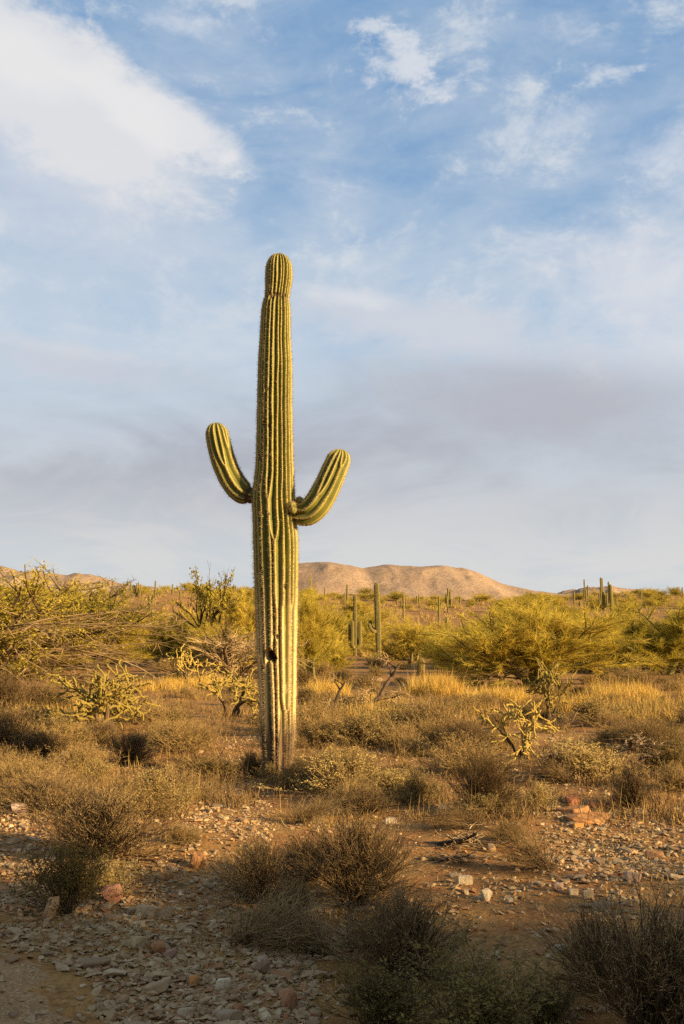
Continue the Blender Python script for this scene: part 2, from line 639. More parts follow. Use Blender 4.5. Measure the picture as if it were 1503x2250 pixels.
def stone_material(per_object):
    m, n = new_mat('stone' if per_object else 'gravel_stone')
    tcn = n.node('ShaderNodeTexCoord')
    if per_object:
        oi = n.node('ShaderNodeObjectInfo')
        rv = S(n, oi.outputs['Random'])
        oc = oi.outputs['Color']
    else:
        at_ = n.node('ShaderNodeAttribute', attribute_name='tone')
        rv = S(n, at_.outputs['Fac'])
    pal = [(0.0, (0.40, 0.30, 0.21)), (0.16, (0.52, 0.42, 0.30)), (0.30, (0.30, 0.225, 0.16)), (0.44, (0.58, 0.49, 0.37)),
           (0.56, (0.36, 0.25, 0.165)), (0.70, (0.46, 0.36, 0.26)), (0.86, (0.44, 0.33, 0.22)), (0.93, (0.40, 0.21, 0.11)), (1.0, (0.34, 0.26, 0.19))]
    cc = n.ramp(rv, [(p, (1.05 * q[0] ** 1.4, 0.98 * q[1] ** 1.4, 0.80 * q[2] ** 1.4)) for p, q in pal])
    if per_object:
        # a stone with a colour of its own carries it in the object colour (white = take the palette)
        sepc = n.node('ShaderNodeSeparateColor')
        n.t.links.new(oc, sepc.inputs[0])
        cc = n.mix(n.smooth(0.97, 0.9, S(n, sepc.outputs[2])), cc, oc)
    a = n.noise(tcn.outputs['Object'] if per_object else n.node('ShaderNodeNewGeometry').outputs['Position'], 3.0 if per_object else 30.0, 5, 0.65)
    b = n.noise(tcn.outputs['Object'] if per_object else n.node('ShaderNodeNewGeometry').outputs['Position'], 11.0 if per_object else 110.0, 4, 0.6)
    cc = n.mix(n.smooth(0.38, 0.70, a) * 0.65, cc, rgba((0.20, 0.115, 0.055)))
    cc = n.mix(n.smooth(0.5, 0.75, b) * 0.35, cc, rgba((0.50, 0.39, 0.26)))
    return surface(m, n, cc, 0.9, bump(n, a * 0.7 + b * 0.2, 0.4, 0.03 if per_object else 0.004), 0, 0.15)


def saguaro_material(name, detailed):
    m, n = new_mat(name)
    tcn = n.node('ShaderNodeTexCoord')
    rib = S(n, n.node('ShaderNodeAttribute', attribute_name='rib').outputs['Fac'])
    hgt = S(n, n.node('ShaderNodeAttribute', attribute_name='height').outputs['Fac'])
    if detailed:
        scar = S(n, n.node('ShaderNodeAttribute', attribute_name='scar').outputs['Fac'])
        o = tcn.outputs['Object']
        a = n.noise(o, 5.0, 4, 0.6)
        streak = n.noise(n.mapping(o, (9, 9, 0.8)), 2.6, 5, 0.65)
        fine = n.noise(o, 70.0, 3, 0.6)
        green = n.mix(n.smooth(0.35, 0.7, a), rgba((0.100, 0.105, 0.018)), rgba((0.155, 0.148, 0.026)))
        crest = n.mix(n.smooth(0.35, 0.65, fine), rgba((0.35, 0.295, 0.085)), rgba((0.46, 0.385, 0.13)))
        cc = n.mix(n.smooth(0.55, 0.97, rib), green, crest)
        # old skin low on the trunk turns corky and cream on the ribs, then to grey-brown bark at the foot, painted darker for the shrubs' shadow
        old = n.smooth(2.6, 1.2, hgt + (streak - 0.5) * 1.3)
        cork = n.mix(n.smooth(0.28, 0.72, rib), rgba((0.15, 0.13, 0.036)), rgba((0.60, 0.45, 0.22)))
        cork = n.mix(n.smooth(0.56, 0.68, n.noise(n.mapping(o, (1, 1, 0.45)), 11.0, 4, 0.65)) * 0.65, cork, rgba((0.46, 0.35, 0.21)))
        cork = n.mix(n.smooth(0.60, 0.72, n.noise(n.mapping(o, (1, 1, 0.5), (4, 2, 1)), 15.0, 4, 0.65)) * 0.6, cork, rgba((0.16, 0.10, 0.05)))
        cc = n.mix(old, cc, cork)
        foot = n.smooth(0.80, 0.42, hgt + (streak - 0.5) * 1.1)
        bark = n.mix(n.smooth(0.38, 0.66, streak), rgba((0.030, 0.019, 0.012)), rgba((0.15, 0.095, 0.052)))
        cc = n.mix(foot, cc, bark)
        cc = n.mix(n.smooth(0.62, 0.78, n.noise(o, 13.0, 4, 0.7)) * 0.35, cc, rgba((0.20, 0.13, 0.06)))
        cc = n.mix(n.smooth(0.15, 0.75, scar), cc, rgba((0.085, 0.045, 0.022)))
        return surface(m, n, cc, 0.62, bump(n, fine * 0.4 + streak * 0.5, 0.35, 0.01), 0, 0.25)
    oi = n.node('ShaderNodeObjectInfo')
    a = n.noise(tcn.outputs['Object'], 1.3, 3, 0.6)
    cc = n.mix(n.smooth(0.25, 0.9, rib), rgba((0.085, 0.082, 0.022)), rgba((0.245, 0.205, 0.062)))
    cc = n.mix(n.smooth(0.45, 0.75, a + (S(n, oi.outputs['Random']) - 0.5) * 0.3) * 0.5, cc, rgba((0.22, 0.15, 0.065)))
    cc = n.mix(n.smooth(0.6, 0.0, hgt) * 0.4, cc, rgba((0.20, 0.14, 0.075)))
    return surface(m, n, cc, 0.7, None, 0, 0.2)


M['ground'] = ground_material()
M['path'] = path_material()
M['mountain'] = mountain_material()
M['stone'] = stone_material(True)
M['gravel'] = stone_material(False)
M['saguaro'] = saguaro_material('saguaro_skin', True)
M['saguaro_far'] = saguaro_material('saguaro_skin_plain', False)
M['spine'] = plant_mat('saguaro_spines', (0.24, 0.17, 0.10), (0.48, 0.38, 0.24), 6.0, 0.15, 0.2)
M['barrel_spine'] = plant_mat('barrel_spines', (0.34, 0.16, 0.10), (0.50, 0.28, 0.18), 6.0, 0.1, 0.3)

# ------------------------------------------------------------------ the setting: ground, path, mountains
def axis(fine0, fine1, step, lo, hi, growth):
    a = list(np.arange(fine0, fine1 + 1e-6, step))
    s = step
    while a[-1] < hi:
        s *= growth
        a.append(a[-1] + s)
    b = [fine0]
    s = step
    while b[-1] > lo:
        s *= growth
        b.append(b[-1] - s)
    return np.array(b[:0:-1] + a)


def grid_mesh(name, mat, xs, ys, zf):
    X, Y = np.meshgrid(xs, ys)
    Z = zf(X, Y)
    ny, nx = X.shape
    idx = np.arange(ny * nx).reshape(ny, nx)
    q = np.stack((idx[:-1, :-1], idx[:-1, 1:], idx[1:, 1:], idx[1:, :-1]), -1).reshape(-1, 4)
    mb = MB()
    mb.add(np.stack((X, Y, Z), -1), q)
    return mb.mesh(name, mat, True)


structure('ground', grid_mesh('ground', M['ground'], axis(-5, 5, 0.09, -9000, 9000, 1.055), axis(2.5, 17, 0.09, -9000, 9000, 1.045), ground_z))


PATH_A, PATH_B = at(300, 2250), at(0, 2062)


def path_edge(y):
    # the stony border of the path, running off to the side as it goes away
    t = (y - PATH_A[1]) / (PATH_B[1] - PATH_A[1])
    return PATH_A[0] + t * (PATH_B[0] - PATH_A[0]) + 0.09 * fbm(y * 2.1, y * 0 + 3.0, 21, 3)


def dirt_path():
    mb = MB()
    ys = np.linspace(0.5, 7.5, 70)
    t = np.linspace(0, 1, 26)
    Y, Tt = np.meshgrid(ys, t, indexing='ij')
    X = path_edge(Y) - Tt * 3.4
    Z = ground_z(X, Y) + 0.010 * np.clip(np.minimum(Tt, 1 - Tt) * 14, 0, 1) - 0.004 + 0.006 * fbm(X * 2.2, Y * 2.2, 31, 3)
    idx = np.arange(Y.size).reshape(Y.shape)
    q = np.stack((idx[:-1, 1:], idx[:-1, :-1], idx[1:, :-1], idx[1:, 1:]), -1).reshape(-1, 4)[:, ::-1]
    mb.add(np.stack((X, Y, Z), -1), q)
    structure('dirt_path', mb.mesh('dirt_path', M['path'], True), 'bare sandy dirt path bordered by flat stones')


dirt_path()


def mountain(name, Y, pts, depth, seed, rough, label):
    P = np.array([on_plane(px, py, Y) for px, py in pts])
    o = np.argsort(P[:, 0])
    px_, pz_ = P[o, 0], P[o, 2]
    xs = np.linspace(px_[0], px_[-1], 260)
    ys = np.linspace(Y - depth, Y + depth, 90)

    def zf(X, Yy):
        v = (Yy - Y) / depth
        warp = 0.10 * fbm(X / (depth * 0.5), Yy / (depth * 0.5), seed, 3)
        ridge = np.interp(X + depth * 0.10 * v * vnoise(X / depth, v * 0, seed + 5), px_, pz_)
        prof = np.clip(np.cos(np.clip(v + warp * (np.abs(v) > 0.02) * np.minimum(np.abs(v) * 4, 1), -1, 1) * math.pi / 2), 0, 1) ** 1.15
        gully = rough * np.abs(fbm(X / (depth * 0.22), Yy / (depth * 0.9), seed + 9, 4)) * np.clip(np.abs(v) * 3.0, 0.05, 1) * prof
        small = rough * 0.16 * fbm(X / 42.0, Yy / 42.0, seed + 2, 3) * prof
        return ridge * prof - gully * 0.9 + small - 4.0
    structure(name, grid_mesh(name, M['mountain'], xs, ys, zf), label)


mountain('mountain', 2600.0, [(330, 1385), (440, 1350), (510, 1322), (560, 1286), (605, 1252), (655, 1235), (700, 1231), (740, 1238), (790, 1246),
                              (815, 1243), (845, 1238), (870, 1240), (910, 1243), (960, 1240), (1010, 1246), (1040, 1255), (1060, 1265), (1100, 1281), (1140, 1291),
                              (1250, 1306), (1400, 1330), (1500, 1372)], 620, 41, 13, 'bare tan mountain with a rounded double summit behind the giant saguaro')
mountain('mountain', 2300.0, [(-700, 1372), (-520, 1260), (-300, 1225), (-120, 1234), (0, 1242), (40, 1252), (62, 1255), (85, 1253), (110, 1259), (145, 1262), (175, 1256),
                              (200, 1261), (220, 1266), (262, 1278), (330, 1289), (400, 1302), (480, 1322), (600, 1372)], 560, 57, 34,
         'low rocky ridge running down behind the leafy ironwood tree')
mountain('hill', 4200.0, [(1050, 1378), (1150, 1322), (1230, 1301), (1262, 1294), (1300, 1289), (1335, 1286), (1375, 1290), (1420, 1297), (1450, 1305), (1510, 1318), (1620, 1340), (1760, 1378)],
         700, 73, 40, 'far purple-brown hill behind the many-armed saguaro')


# ------------------------------------------------------------------ saguaros
def ribbed(mb, C, R, n, seed, depth, K, height, merges=(), pits=(), bulge=None, wob=0.22):
    """a ribbed cactus skin along the centre line C (M,3) with radii R (M,); returns rib crest lines"""
    C, R = np.asarray(C, float), np.asarray(R, float)
    Mn = len(C)
    T = unit(np.gradient(C, axis=0))
    A = unit(np.cross(np.broadcast_to((0.0, 1.0, 0.0), T.shape), T))
    B = np.cross(T, A)
    s = np.concatenate(([0], np.cumsum(np.linalg.norm(np.diff(C, axis=0), axis=1))))
    r = np.random.default_rng(seed)
    nom = 2 * math.pi / n
    base = np.arange(n) * nom + r.uniform(-0.12, 0.12, n) * nom
    L = base[None, :] + wob * nom * np.stack([vnoise(s * 1.1 + i * 7.7, s * 0 + i * 3.1, seed) * 0.6 + vnoise(s * 3.7 + i * 5.1, s * 0 + 9.0, seed + 3) * 0.4 for i in range(n)], 1)
    for (ang, sm, blend) in merges:
        j = int(np.argmin(np.abs((base - ang + math.pi) % (2 * math.pi) - math.pi)))
        k = (j + 1) % n
        if k == 0:
            continue
        w = np.clip((s - sm) / blend, 0, 1)
        w = np.sqrt(w) if blend > 0 else (s > sm)
        mid = 0.5 * (L[:, j] + L[:, k])
        L[:, j] = mid + (L[:, j] - mid) * w
        L[:, k] = mid + (L[:, k] - mid) * w
    th = np.linspace(0, 2 * math.pi, K, endpoint=False)
    dep = np.broadcast_to(depth, (Mn,))
    rad = np.zeros((Mn, K))
    rib = np.zeros((Mn, K))
    for i in range(Mn):
        l = np.sort(L[i] % (2 * math.pi))
        e = np.concatenate(([l[-1] - 2 * math.pi], l, [l[0] + 2 * math.pi]))
        j = np.searchsorted(e, th, side='right')
        lo, hi = e[j - 1], e[j]
        g = np.maximum(hi - lo, 1e-4)
        d = np.minimum(th - lo, hi - th) / (g * 0.5)
        df = np.minimum(1.0, g / nom) ** 1.3
        rad[i] = R[i] * (1 - dep[i] * df * d ** 1.35)
        rib[i] = 1 - d * np.minimum(1, df * 1.1)
    scar = np.zeros((Mn, K))
    for (ang, ss, ha, hs, dp, sc) in pits:
        da = ((th - ang + math.pi) % (2 * math.pi) - math.pi) / ha
        q = np.sqrt(da[None, :] ** 2 + ((s[:, None] - ss) / hs) ** 2)
        q = q * (1 + 0.25 * vnoise(th[None, :] * 19 + seed, s[:, None] * 55, seed))
        f = np.clip(1.15 - q, 0, 1)
        f = np.minimum(1, f * 2.2)
        rad -= dp * f
        scar = np.maximum(scar, f * sc)
    if bulge is not None:
        rad *= bulge[:, None]
    V = C[:, None, :] + rad[:, :, None] * (A[:, None, :] * np.cos(th)[None, :, None] + B[:, None, :] * np.sin(th)[None, :, None])
    idx = np.arange(Mn * K).reshape(Mn, K)
    a, b = idx[:-1], idx[1:]
    q = np.stack((a, np.roll(a, -1, 1), np.roll(b, -1, 1), b), -1).reshape(-1, 4)
    mb.add(V.reshape(-1, 3), q, rib=rib.ravel(), scar=scar.ravel(), height=np.repeat(height, K))
    return dict(C=C, R=R, A=A, B=B, T=T, s=s, L=L)


def rib_spines(mb, g, spacing, length, width, r, per=6, skip=()):
    """clusters of spines on the areoles along every rib"""
    s = g['s']
    n = g['L'].shape[1]
    ss = np.arange(spacing, s[-1] * 0.995, spacing)
    pos, dirs, lens = [], [], []
    for i in range(n):
        q = ss + r.uniform(-0.25, 0.25, len(ss)) * spacing
        f = lambda a: np.stack([np.interp(q, s, a[:, c]) for c in range(3)], 1)
        th = np.interp(q, s, g['L'][:, i])
        ok = np.ones(len(q), bool)
        for (ang, ss_, ha, hs, dp, sc) in skip:
            ok &= ((((th - ang + math.pi) % (2 * math.pi) - math.pi) / ha) ** 2 + ((q - ss_) / hs) ** 2) > 1.5
        q, th = q[ok], th[ok]
        rr = np.interp(q, s, g['R'])
        A, B, C, T = f(g['A']), f(g['B']), f(g['C']), f(g['T'])
        nrm = unit(A * np.cos(th)[:, None] + B * np.sin(th)[:, None])
        p = C + nrm * (rr * 0.985)[:, None]
        for k in range(per):
            pos.append(p)
            dirs.append(unit(nrm * 0.75 + r.normal(size=p.shape) * 0.62))
            lens.append(np.interp(q, s, length) * r.uniform(0.5, 1.15, len(q)))
    blades(mb, np.concatenate(pos), np.concatenate(dirs), np.concatenate(lens), width, r, 0.0, 1)


def resample(P, R, n):
    P, R = np.asarray(P, float), np.asarray(R, float)
    # smooth the polyline with Catmull-Rom, then even steps
    t = np.arange(len(P))
    tt = np.linspace(0, len(P) - 1, 400)
    out = np.zeros((400, 3))
    i = np.minimum(tt.astype(int), len(P) - 2)
    f = (tt - i)[:, None]
    p0, p1, p2, p3 = P[np.maximum(i - 1, 0)], P[i], P[i + 1], P[np.minimum(i + 2, len(P) - 1)]
    out = 0.5 * (2 * p1 + (p2 - p0) * f + (2 * p0 - 5 * p1 + 4 * p2 - p3) * f ** 2 + (3 * p1 - p0 - 3 * p2 + p3) * f ** 3)
    rr = np.interp(tt, t, R)
    s = np.concatenate(([0], np.cumsum(np.linalg.norm(np.diff(out, axis=0), axis=1))))
    q = np.linspace(0, s[-1], n)
    return np.stack([np.interp(q, s, out[:, c]) for c in range(3)], 1), np.interp(q, s, rr), q


def dome(C, R, q, cap):
    """round the far end off over the last `cap` metres, and crowd rings towards the tip"""
    L = q[-1]
    u = np.clip((q - (L - cap)) / cap, 0, 1)
    return R * np.sqrt(np.clip(1 - u ** 2.3, 0.0004, 1))


def giant_saguaro():
    Y = 11.6
    prof = [(590, 635, 572), (583, 643, 600), (583, 641, 625), (583, 638, 640), (581, 635, 653), (578, 635, 660), (574, 638, 685), (571, 638, 740), (567, 642, 800), (564.5, 642, 900),
            (563, 644, 1000), (559.5, 646.7, 1050), (552, 648, 1090), (554.6, 650, 1130), (556, 655, 1180), (558, 655, 1240), (559.5, 655, 1300), (563, 653.5, 1400),
            (565, 652, 1450), (569, 652, 1500), (571, 650, 1550), (573.5, 649, 1600), (577, 646, 1650), (578, 645, 1690), (576, 647, 1712)]
    prof = prof[::-1]
    pts = []
    for xl, xr, py in prof:
        c = on_plane((xl + xr) / 2, py, Y)
        rr = (xr - xl) / 2 * px_size(c)
        pts.append((c[0], Y, c[2], rr))
    top = on_plane(612, 557, Y)
    pts = np.array(pts)
    base = np.array((pts[1, 0], Y, float(ground_z(pts[1, 0], Y))))
    root = thing('giant_saguaro', 'tall green saguaro with two upraised arms standing alone among low shrubs', 'saguaro', base)
    z = np.concatenate((np.linspace(min(pts[0, 2], base[2] - 0.08), top[2] - 0.26, 400), top[2] - 0.26 + 0.26 * np.sin(np.linspace(0, math.pi / 2, 34))[1:]))
    x = np.interp(z, pts[:, 2], pts[:, 0])
    r = np.interp(z, pts[:, 2], pts[:, 3])
    k = np.ones(15) / 15
    r = np.where(z < top[2] - 0.75, np.convolve(np.pad(r, 7, mode='edge'), k, 'valid'), r)
    x = np.convolve(np.pad(x, 10, mode='edge'), np.ones(21) / 21, 'valid')
    u = np.clip((z - (top[2] - 0.255)) / 0.255, 0, 1)
    r = np.where(z > top[2] - 0.255, 0.163 * np.sqrt(np.clip(1 - u ** 2.4, 0.0003, 1)), r)
    r = r * (1 + 0.010 * vnoise(z * 2.1, z * 0, 3) + 0.006 * vnoise(z * 7, z * 0 + 2, 4))
    C = np.stack((x, np.full_like(z, Y), z), 1)
    s_of = lambda py: on_plane(605, py, Y)[2] - z[0]
    ang = lambda px, xl, xr: -math.acos(np.clip((px - (xl + xr) / 2) / ((xr - xl) / 2), -1, 1))
    neck = s_of(656)
    s = z - z[0]
    bulge = 1 - 0.035 * np.exp(-((s - neck) / 0.022) ** 2)
    depth = np.interp(z, [0, 0.4, 1.2, 2.2, 3.5, 6], [0.12, 0.16, 0.18, 0.21, 0.235, 0.245])
    pits = [(ang(592, 564, 652), s_of(1437), 0.25, 0.062, 0.19, 1.4), (ang(603, 564, 652), s_of(1445), 0.16, 0.05, 0.16, 1.4),
            (ang(615, 562, 653), s_of(1381), 0.075, 0.035, 0.012, 0.45), (ang(611, 562, 653), s_of(1399), 0.07, 0.03, 0.03, 0.8),
            (ang(577, 558, 655), s_of(1259), 0.09, 0.035, 0.012, 0.6), (ang(630, 558, 655), s_of(1290), 0.10, 0.04, 0.012, 0.6),
            (ang(582, 564, 643), s_of(938), 0.14, 0.05, 0.03, 0.9), (ang(594, 564, 643), s_of(942), 0.10, 0.03, 0.02, 0.8),
            (ang(573, 562, 645), s_of(1010), 0.11, 0.05, 0.015, 0.7), (ang(594, 555, 652), s_of(1134), 0.10, 0.015, 0.01, 0.8),
            (ang(590, 564, 643), s_of(862), 0.08, 0.02, 0.01, 0.6), (ang(575, 565, 652), s_of(1465), 0.11, 0.05, 0.03, 0.8)]
    for q in range(9):      # the brown crust round the neck
        pits.append((-math.pi * (0.12 + 0.76 * q / 8), neck + 0.022 * math.sin(q * 2.3), 0.17, 0.026, 0.016, 0.85))
    merges = [(ang(583, 552, 648), s_of(1100), 0.22), (ang(622, 560, 654), s_of(1335), 0.14), (ang(638, 560, 654), s_of(1338), 0.14),
              (ang(625, 571, 650), s_of(1562), 0.16), (ang(576, 569, 652), s_of(1480), 0.25), (ang(596, 560, 650), s_of(1190), 0.2), (2.0, 2.2, 0.3), (1.0, 1.4, 0.3)]
    mb = MB()
    g = ribbed(mb, C - base, r, 23, 5, depth, 253, z - base[2], merges, pits, bulge)
    tr = obj('trunk', mb.mesh('giant_saguaro_trunk', M['saguaro'], True), root)
    mb = MB()
    g['R'] = g['R'] * bulge
    rib_spines(mb, g, 0.024, np.interp(g['s'], [0, 1.5, 3.2, 6.2], [0.038, 0.056, 0.040, 0.024]), 0.0026, np.random.default_rng(3), 8, pits[:4])
    tag(obj('spines', mb.mesh('giant_saguaro_spines', M['spine']), tr), kind='stuff')
    # arms: centre lines and radii in photograph pixels, in the trunk's own plane and a little off it
    k = 1 / 3.516
    arms = [([(470, 1930, 30, 0.02), (440, 1932, 58, 0.02), (420, 1930, 64, 0.03), (372, 1912, 88, 0.04), (318, 1862, 96, 0.05), (262, 1775, 98, 0.05), (213, 1655, 96, 0.04), (180, 1530, 92, 0.03), (160, 1430, 86, 0.02), (155, 1368, 84, 0.02)], 14, 31,
             [(-1.9, 0.55, 0.2), (-0.9, 0.75, 0.2)]),
            ([(720, 2058, 40, 0.03), (765, 2066, 62, 0.0), (792, 2074, 84, -0.04), (862, 2065, 101, -0.08), (930, 2005, 106, -0.11), (992, 1905, 106, -0.12), (1042, 1800, 103, -0.12), (1085, 1700, 98, -0.11), (1112, 1630, 92, -0.1), (1126, 1572, 90, -0.1)], 15, 37,
             [(-1.3, 0.9, 0.12), (-2.2, 0.5, 0.2)])]
    for line, n, seed, mg in arms:
        P, R = [], []
        for cx, cy, cr, dy in line:
            p = on_plane(430 + cx * k, 540 + cy * k, Y + dy)
            P.append(p)
            R.append(cr * k * px_size(p))
        C, R, q = resample(P, R, 120)
        tip = C[-1] - C[-8]
        R = dome(C, R, q, 0.17)
        # crowd the last rings into the dome
        qq = np.concatenate((np.linspace(0, q[-1] - 0.17, 100), q[-1] - 0.17 + 0.17 * np.sin(np.linspace(0, math.pi / 2, 22))[1:]))
        C = np.stack([np.interp(qq, q, C[:, c]) for c in range(3)], 1)
        R = np.interp(qq, q, R)
        u = np.clip((qq - (q[-1] - 0.17)) / 0.17, 0, 1)
        R = np.where(u > 0, np.interp(q[-1] - 0.17, qq, R) * np.sqrt(np.clip(1 - u ** 2.3, 0.0004, 1)), R)
        mb = MB()
        g = ribbed(mb, C - base, R, n, seed, 0.25, n * 10, np.full(len(C), 4.0), mg, [(a_, 0.085 + 0.012 * math.sin(a_ * 3), 0.55, 0.035, 0.006, 0.8) for a_ in np.arange(0, 6.2, 0.7)], 1 + 0.03 * vnoise(qq * 6, qq * 0, seed), 0.3)
        a = obj('arm', mb.mesh('giant_saguaro_arm', M['saguaro'], True), root)
        mb = MB()
        rib_spines(mb, g, 0.022, np.full(len(C), 0.028), 0.0026, np.random.default_rng(seed))
        tag(obj('spines', mb.mesh('giant_saguaro_arm_spines', M['spine']), a), kind='stuff')
    # stunted buds in the crook of one arm
    for (cx, cy, cr, dy, tx, ty) in ((742, 2010, 36, -0.19, 0.15, 1), (800, 1972, 34, -0.05, 0.5, 1), (752, 2040, 30, -0.2, -0.2, -1)):
        p = on_plane(430 + cx * k, 540 + cy * k, Y + dy)
        rr = cr * k * px_size(p)
        t = np.linspace(-1, 1, 26)
        ax = unit(np.array((tx, -0.7, ty * 0.8)))
        C = p + ax * (t * rr * 1.05)[:, None]
        mb = MB()
        g = ribbed(mb, C - base, rr * np.sqrt(np.clip(1 - t ** 2, 0.002, 1)), 11, 3, 0.22, 66, np.full(26, 4.0), (), [(0.6, rr, 1.2, rr * 0.6, 0.004, 0.5)])
        b = obj('bud', mb.mesh('giant_saguaro_bud', M['saguaro'], True), root)
        mb = MB()
        rib_spines(mb, g, 0.016, np.full(26, 0.022), 0.0026, np.random.default_rng(4))
        tag(obj('spines', mb.mesh('giant_saguaro_bud_spines', M['spine']), b), kind='stuff')
    return root


giant_saguaro()


FAR_BASES = []      # where the slope's saguaros stand, so that no bush grows over them


def far_saguaro(px, base_y, top_y, width, label, arms=(), name='saguaro', cat='saguaro', seed=0, pos=None, lean=0.0):
    """arms: (tip px, attach py, tip py, width px, depth sign)"""
    p = at(px, base_y) if pos is None else pos
    FAR_BASES.append((px, base_y))
    k = px_size(p)
    root = thing(name, label, cat, p, 0, (1, 1, 1), 'saguaros on the desert slope')
    H = (base_y - top_y) * k
    R = width * 0.5 * k
    near = k > 0 and p[1] < 70
    n, K, rows = (16, 96, 60) if near else (12, 48, 26)

    def part(nm, P, Rr, sd):
        C, Rq, q = resample(P, Rr, rows)
        cap = min(Rr[-1] * 1.5, q[-1] * 0.4)
        qq = np.concatenate((np.linspace(0, q[-1] - cap, rows), q[-1] - cap + cap * np.sin(np.linspace(0, math.pi / 2, 9))[1:]))
        C = np.stack([np.interp(qq, q, C[:, c]) for c in range(3)], 1)
        Rq = np.interp(qq, q, Rq)
        u = np.clip((qq - (q[-1] - cap)) / cap, 0, 1)
        Rq = Rq * np.sqrt(np.clip(1 - u ** 2.3, 0.0006, 1))
        Rq = Rq * (1 + 0.05 * vnoise(qq / max(R, 0.05) * 0.6, qq * 0 + sd, sd))
        mb = MB()
        g = ribbed(mb, C, Rq, n, sd, 0.26, K, C[:, 2], (), (), None, 0.1)
        return obj(nm, mb.mesh(name + '_' + nm, M['saguaro_far'], True), root), g
    tr, g = part('trunk', [(0, 0, -0.15), (lean * 0.3, 0, H * 0.33), (lean * 0.6, 0, H * 0.66), (lean, 0, H)], [R * 0.85, R, R * 1.02, R * 0.88], seed + 1)
    for j, (tx, ay, ty, w, dsg) in enumerate(arms):
        ra = w * 0.5 * k
        dx_ = (tx - px) * k
        az, tz = (base_y - ay) * k, (base_y - ty) * k
        dyy = dsg * abs(R) * 1.6
        low = az - min(abs(dx_) * 0.25, 0.5 * ra)
        rise = min(tz - low, abs(dx_) * 0.9)
        P = [(0, 0, az), (dx_ * 0.55, dyy * 0.55, low), (dx_ * 0.93, dyy * 0.93, low + rise * 0.45), (dx_, dyy, low + rise * 1.0), (dx_, dyy, tz)]
        if tz - low < abs(dx_) * 1.0:
            P = P[:3] + [(dx_, dyy, tz)]
        part('arm', P, [ra * 0.8] + [ra] * (len(P) - 2) + [ra * 0.9], seed + 11 + j)
    if near and width > 8:
        mb = MB()
        rib_spines(mb, g, 0.05, np.full(len(g['s']), 0.05), 0.006, np.random.default_rng(seed), 4)
        tag(obj('spines', mb.mesh(name + '_spines', M['spine'] if name == 'saguaro' else M['barrel_spine']), tr), kind='stuff')
    return root


far_saguaro(833, 1460, 1280, 12.5, 'tall slim saguaro with two stubby arms sprouting from one side', [(814, 1382, 1363, 8, 0.6), (812, 1386, 1370, 8, -0.8)], seed=1, lean=-0.12)
far_saguaro(780, 1442, 1308, 8.5, 'saguaro with a ring of four upright arms below its slim tip', [(769, 1418, 1370, 8, 0.2), (774, 1420, 1364, 8, -1.2), (791, 1418, 1365, 8.5, 0.0), (784, 1417, 1372, 7, 1.2)], seed=2)
far_saguaro(763, 1342, 1284, 4.4, 'thin saguaro with a short side arm rising over the palo verdes', [(757, 1325, 1303, 3, 0)], seed=3)
far_saguaro(887, 1364, 1304, 4.6, 'saguaro with two short raised arms beside a rounded palo verde', [(882, 1332, 1319, 3.4, 0), (893, 1332, 1319, 3.4, 0)], seed=4)
far_saguaro(965, 1368, 1310, 4.4, 'cross-shaped saguaro with two tiny arms over bare reddish ground', [(960, 1329, 1322, 3.6, 0), (970, 1329, 1322, 3.6, 0)], seed=5)
far_saguaro(985, 1346, 1292, 5, 'stout saguaro bristling with five crowded arms', [(980, 1326, 1303, 3.4, 0), (990, 1326, 1294, 3.4, 0.4), (982, 1332, 1310, 3.4, -1), (991, 1334, 1316, 3.4, -0.6), (988, 1322, 1300, 3, 1)], seed=6)
far_saguaro(982, 1384, 1356, 5.4, 'short armless brown saguaro beside a small round barrel cactus', seed=7)
far_saguaro(1011, 1328, 1311, 4, 'short dark armless saguaro below the double summit', seed=8)
far_saguaro(916, 1330, 1309, 4, 'pale many-stemmed saguaro half hidden in palo verdes', [(911, 1324, 1313, 3.2, 0), (921, 1324, 1306, 3.2, 0)], seed=9)
far_saguaro(872, 1328, 1318, 4, 'tiny dark saguaro stub on the upper slope', seed=10)
far_saguaro(932, 1396, 1380, 7, 'small young saguaro at the foot of the reddish clearing', seed=12)
far_saguaro(856, 1353, 1340, 7, 'squat young saguaro beside a tall slim one', seed=13)
far_saguaro(714, 1318, 1291, 3, 'needle-thin saguaro on the crest next to the giant trunk', seed=15)
far_saguaro(1346, 1376, 1284, 8.5, 'single tall armless saguaro rising out of a wide palo verde', seed=16, lean=-0.1)
far_saguaro(1328, 1344, 1300, 6, 'tall candelabra saguaro with many uneven arms against the sky', [(1322, 1325, 1269, 4.2, 0), (1326, 1325, 1270, 4.2, 0.8), (1318, 1328, 1303, 4, 0), (1339, 1330, 1278, 4.4, 0), (1333, 1333, 1305, 4, -1), (1335, 1335, 1316, 3.6, 1)], seed=17)
far_saguaro(1288, 1322, 1296, 4, 'fork-shaped saguaro with three prongs on the skyline', [(1285, 1312, 1273, 3.4, 0), (1292, 1312, 1286, 3.4, 0), (1283, 1312, 1298, 3, 0)], seed=18)
far_saguaro(1262, 1334, 1299, 3.6, 'plain pole-like saguaro beside the fork-shaped one', seed=19)
far_saguaro(1409, 1320, 1298, 3.2, 'little three-pronged saguaro on the skyline in front of the far hill', [(1406, 1312, 1299, 2.6, 0), (1412, 1312, 1298, 2.6, 0)], seed=20)
far_saguaro(1500, 1318, 1290, 3.2, 'slim saguaro with one arm beside a small round tree on the ridge', [(1496, 1310, 1301, 2.6, 0)], seed=21)
far_saguaro(1355, 1340, 1315, 4, 'short pole saguaro close behind the tall armless one', seed=22)
far_saguaro(1275, 1336, 1321, 4.4, 'stubby brown saguaro poking out of the palo verdes', [(1272, 1330, 1324, 3, 0)], seed=24)
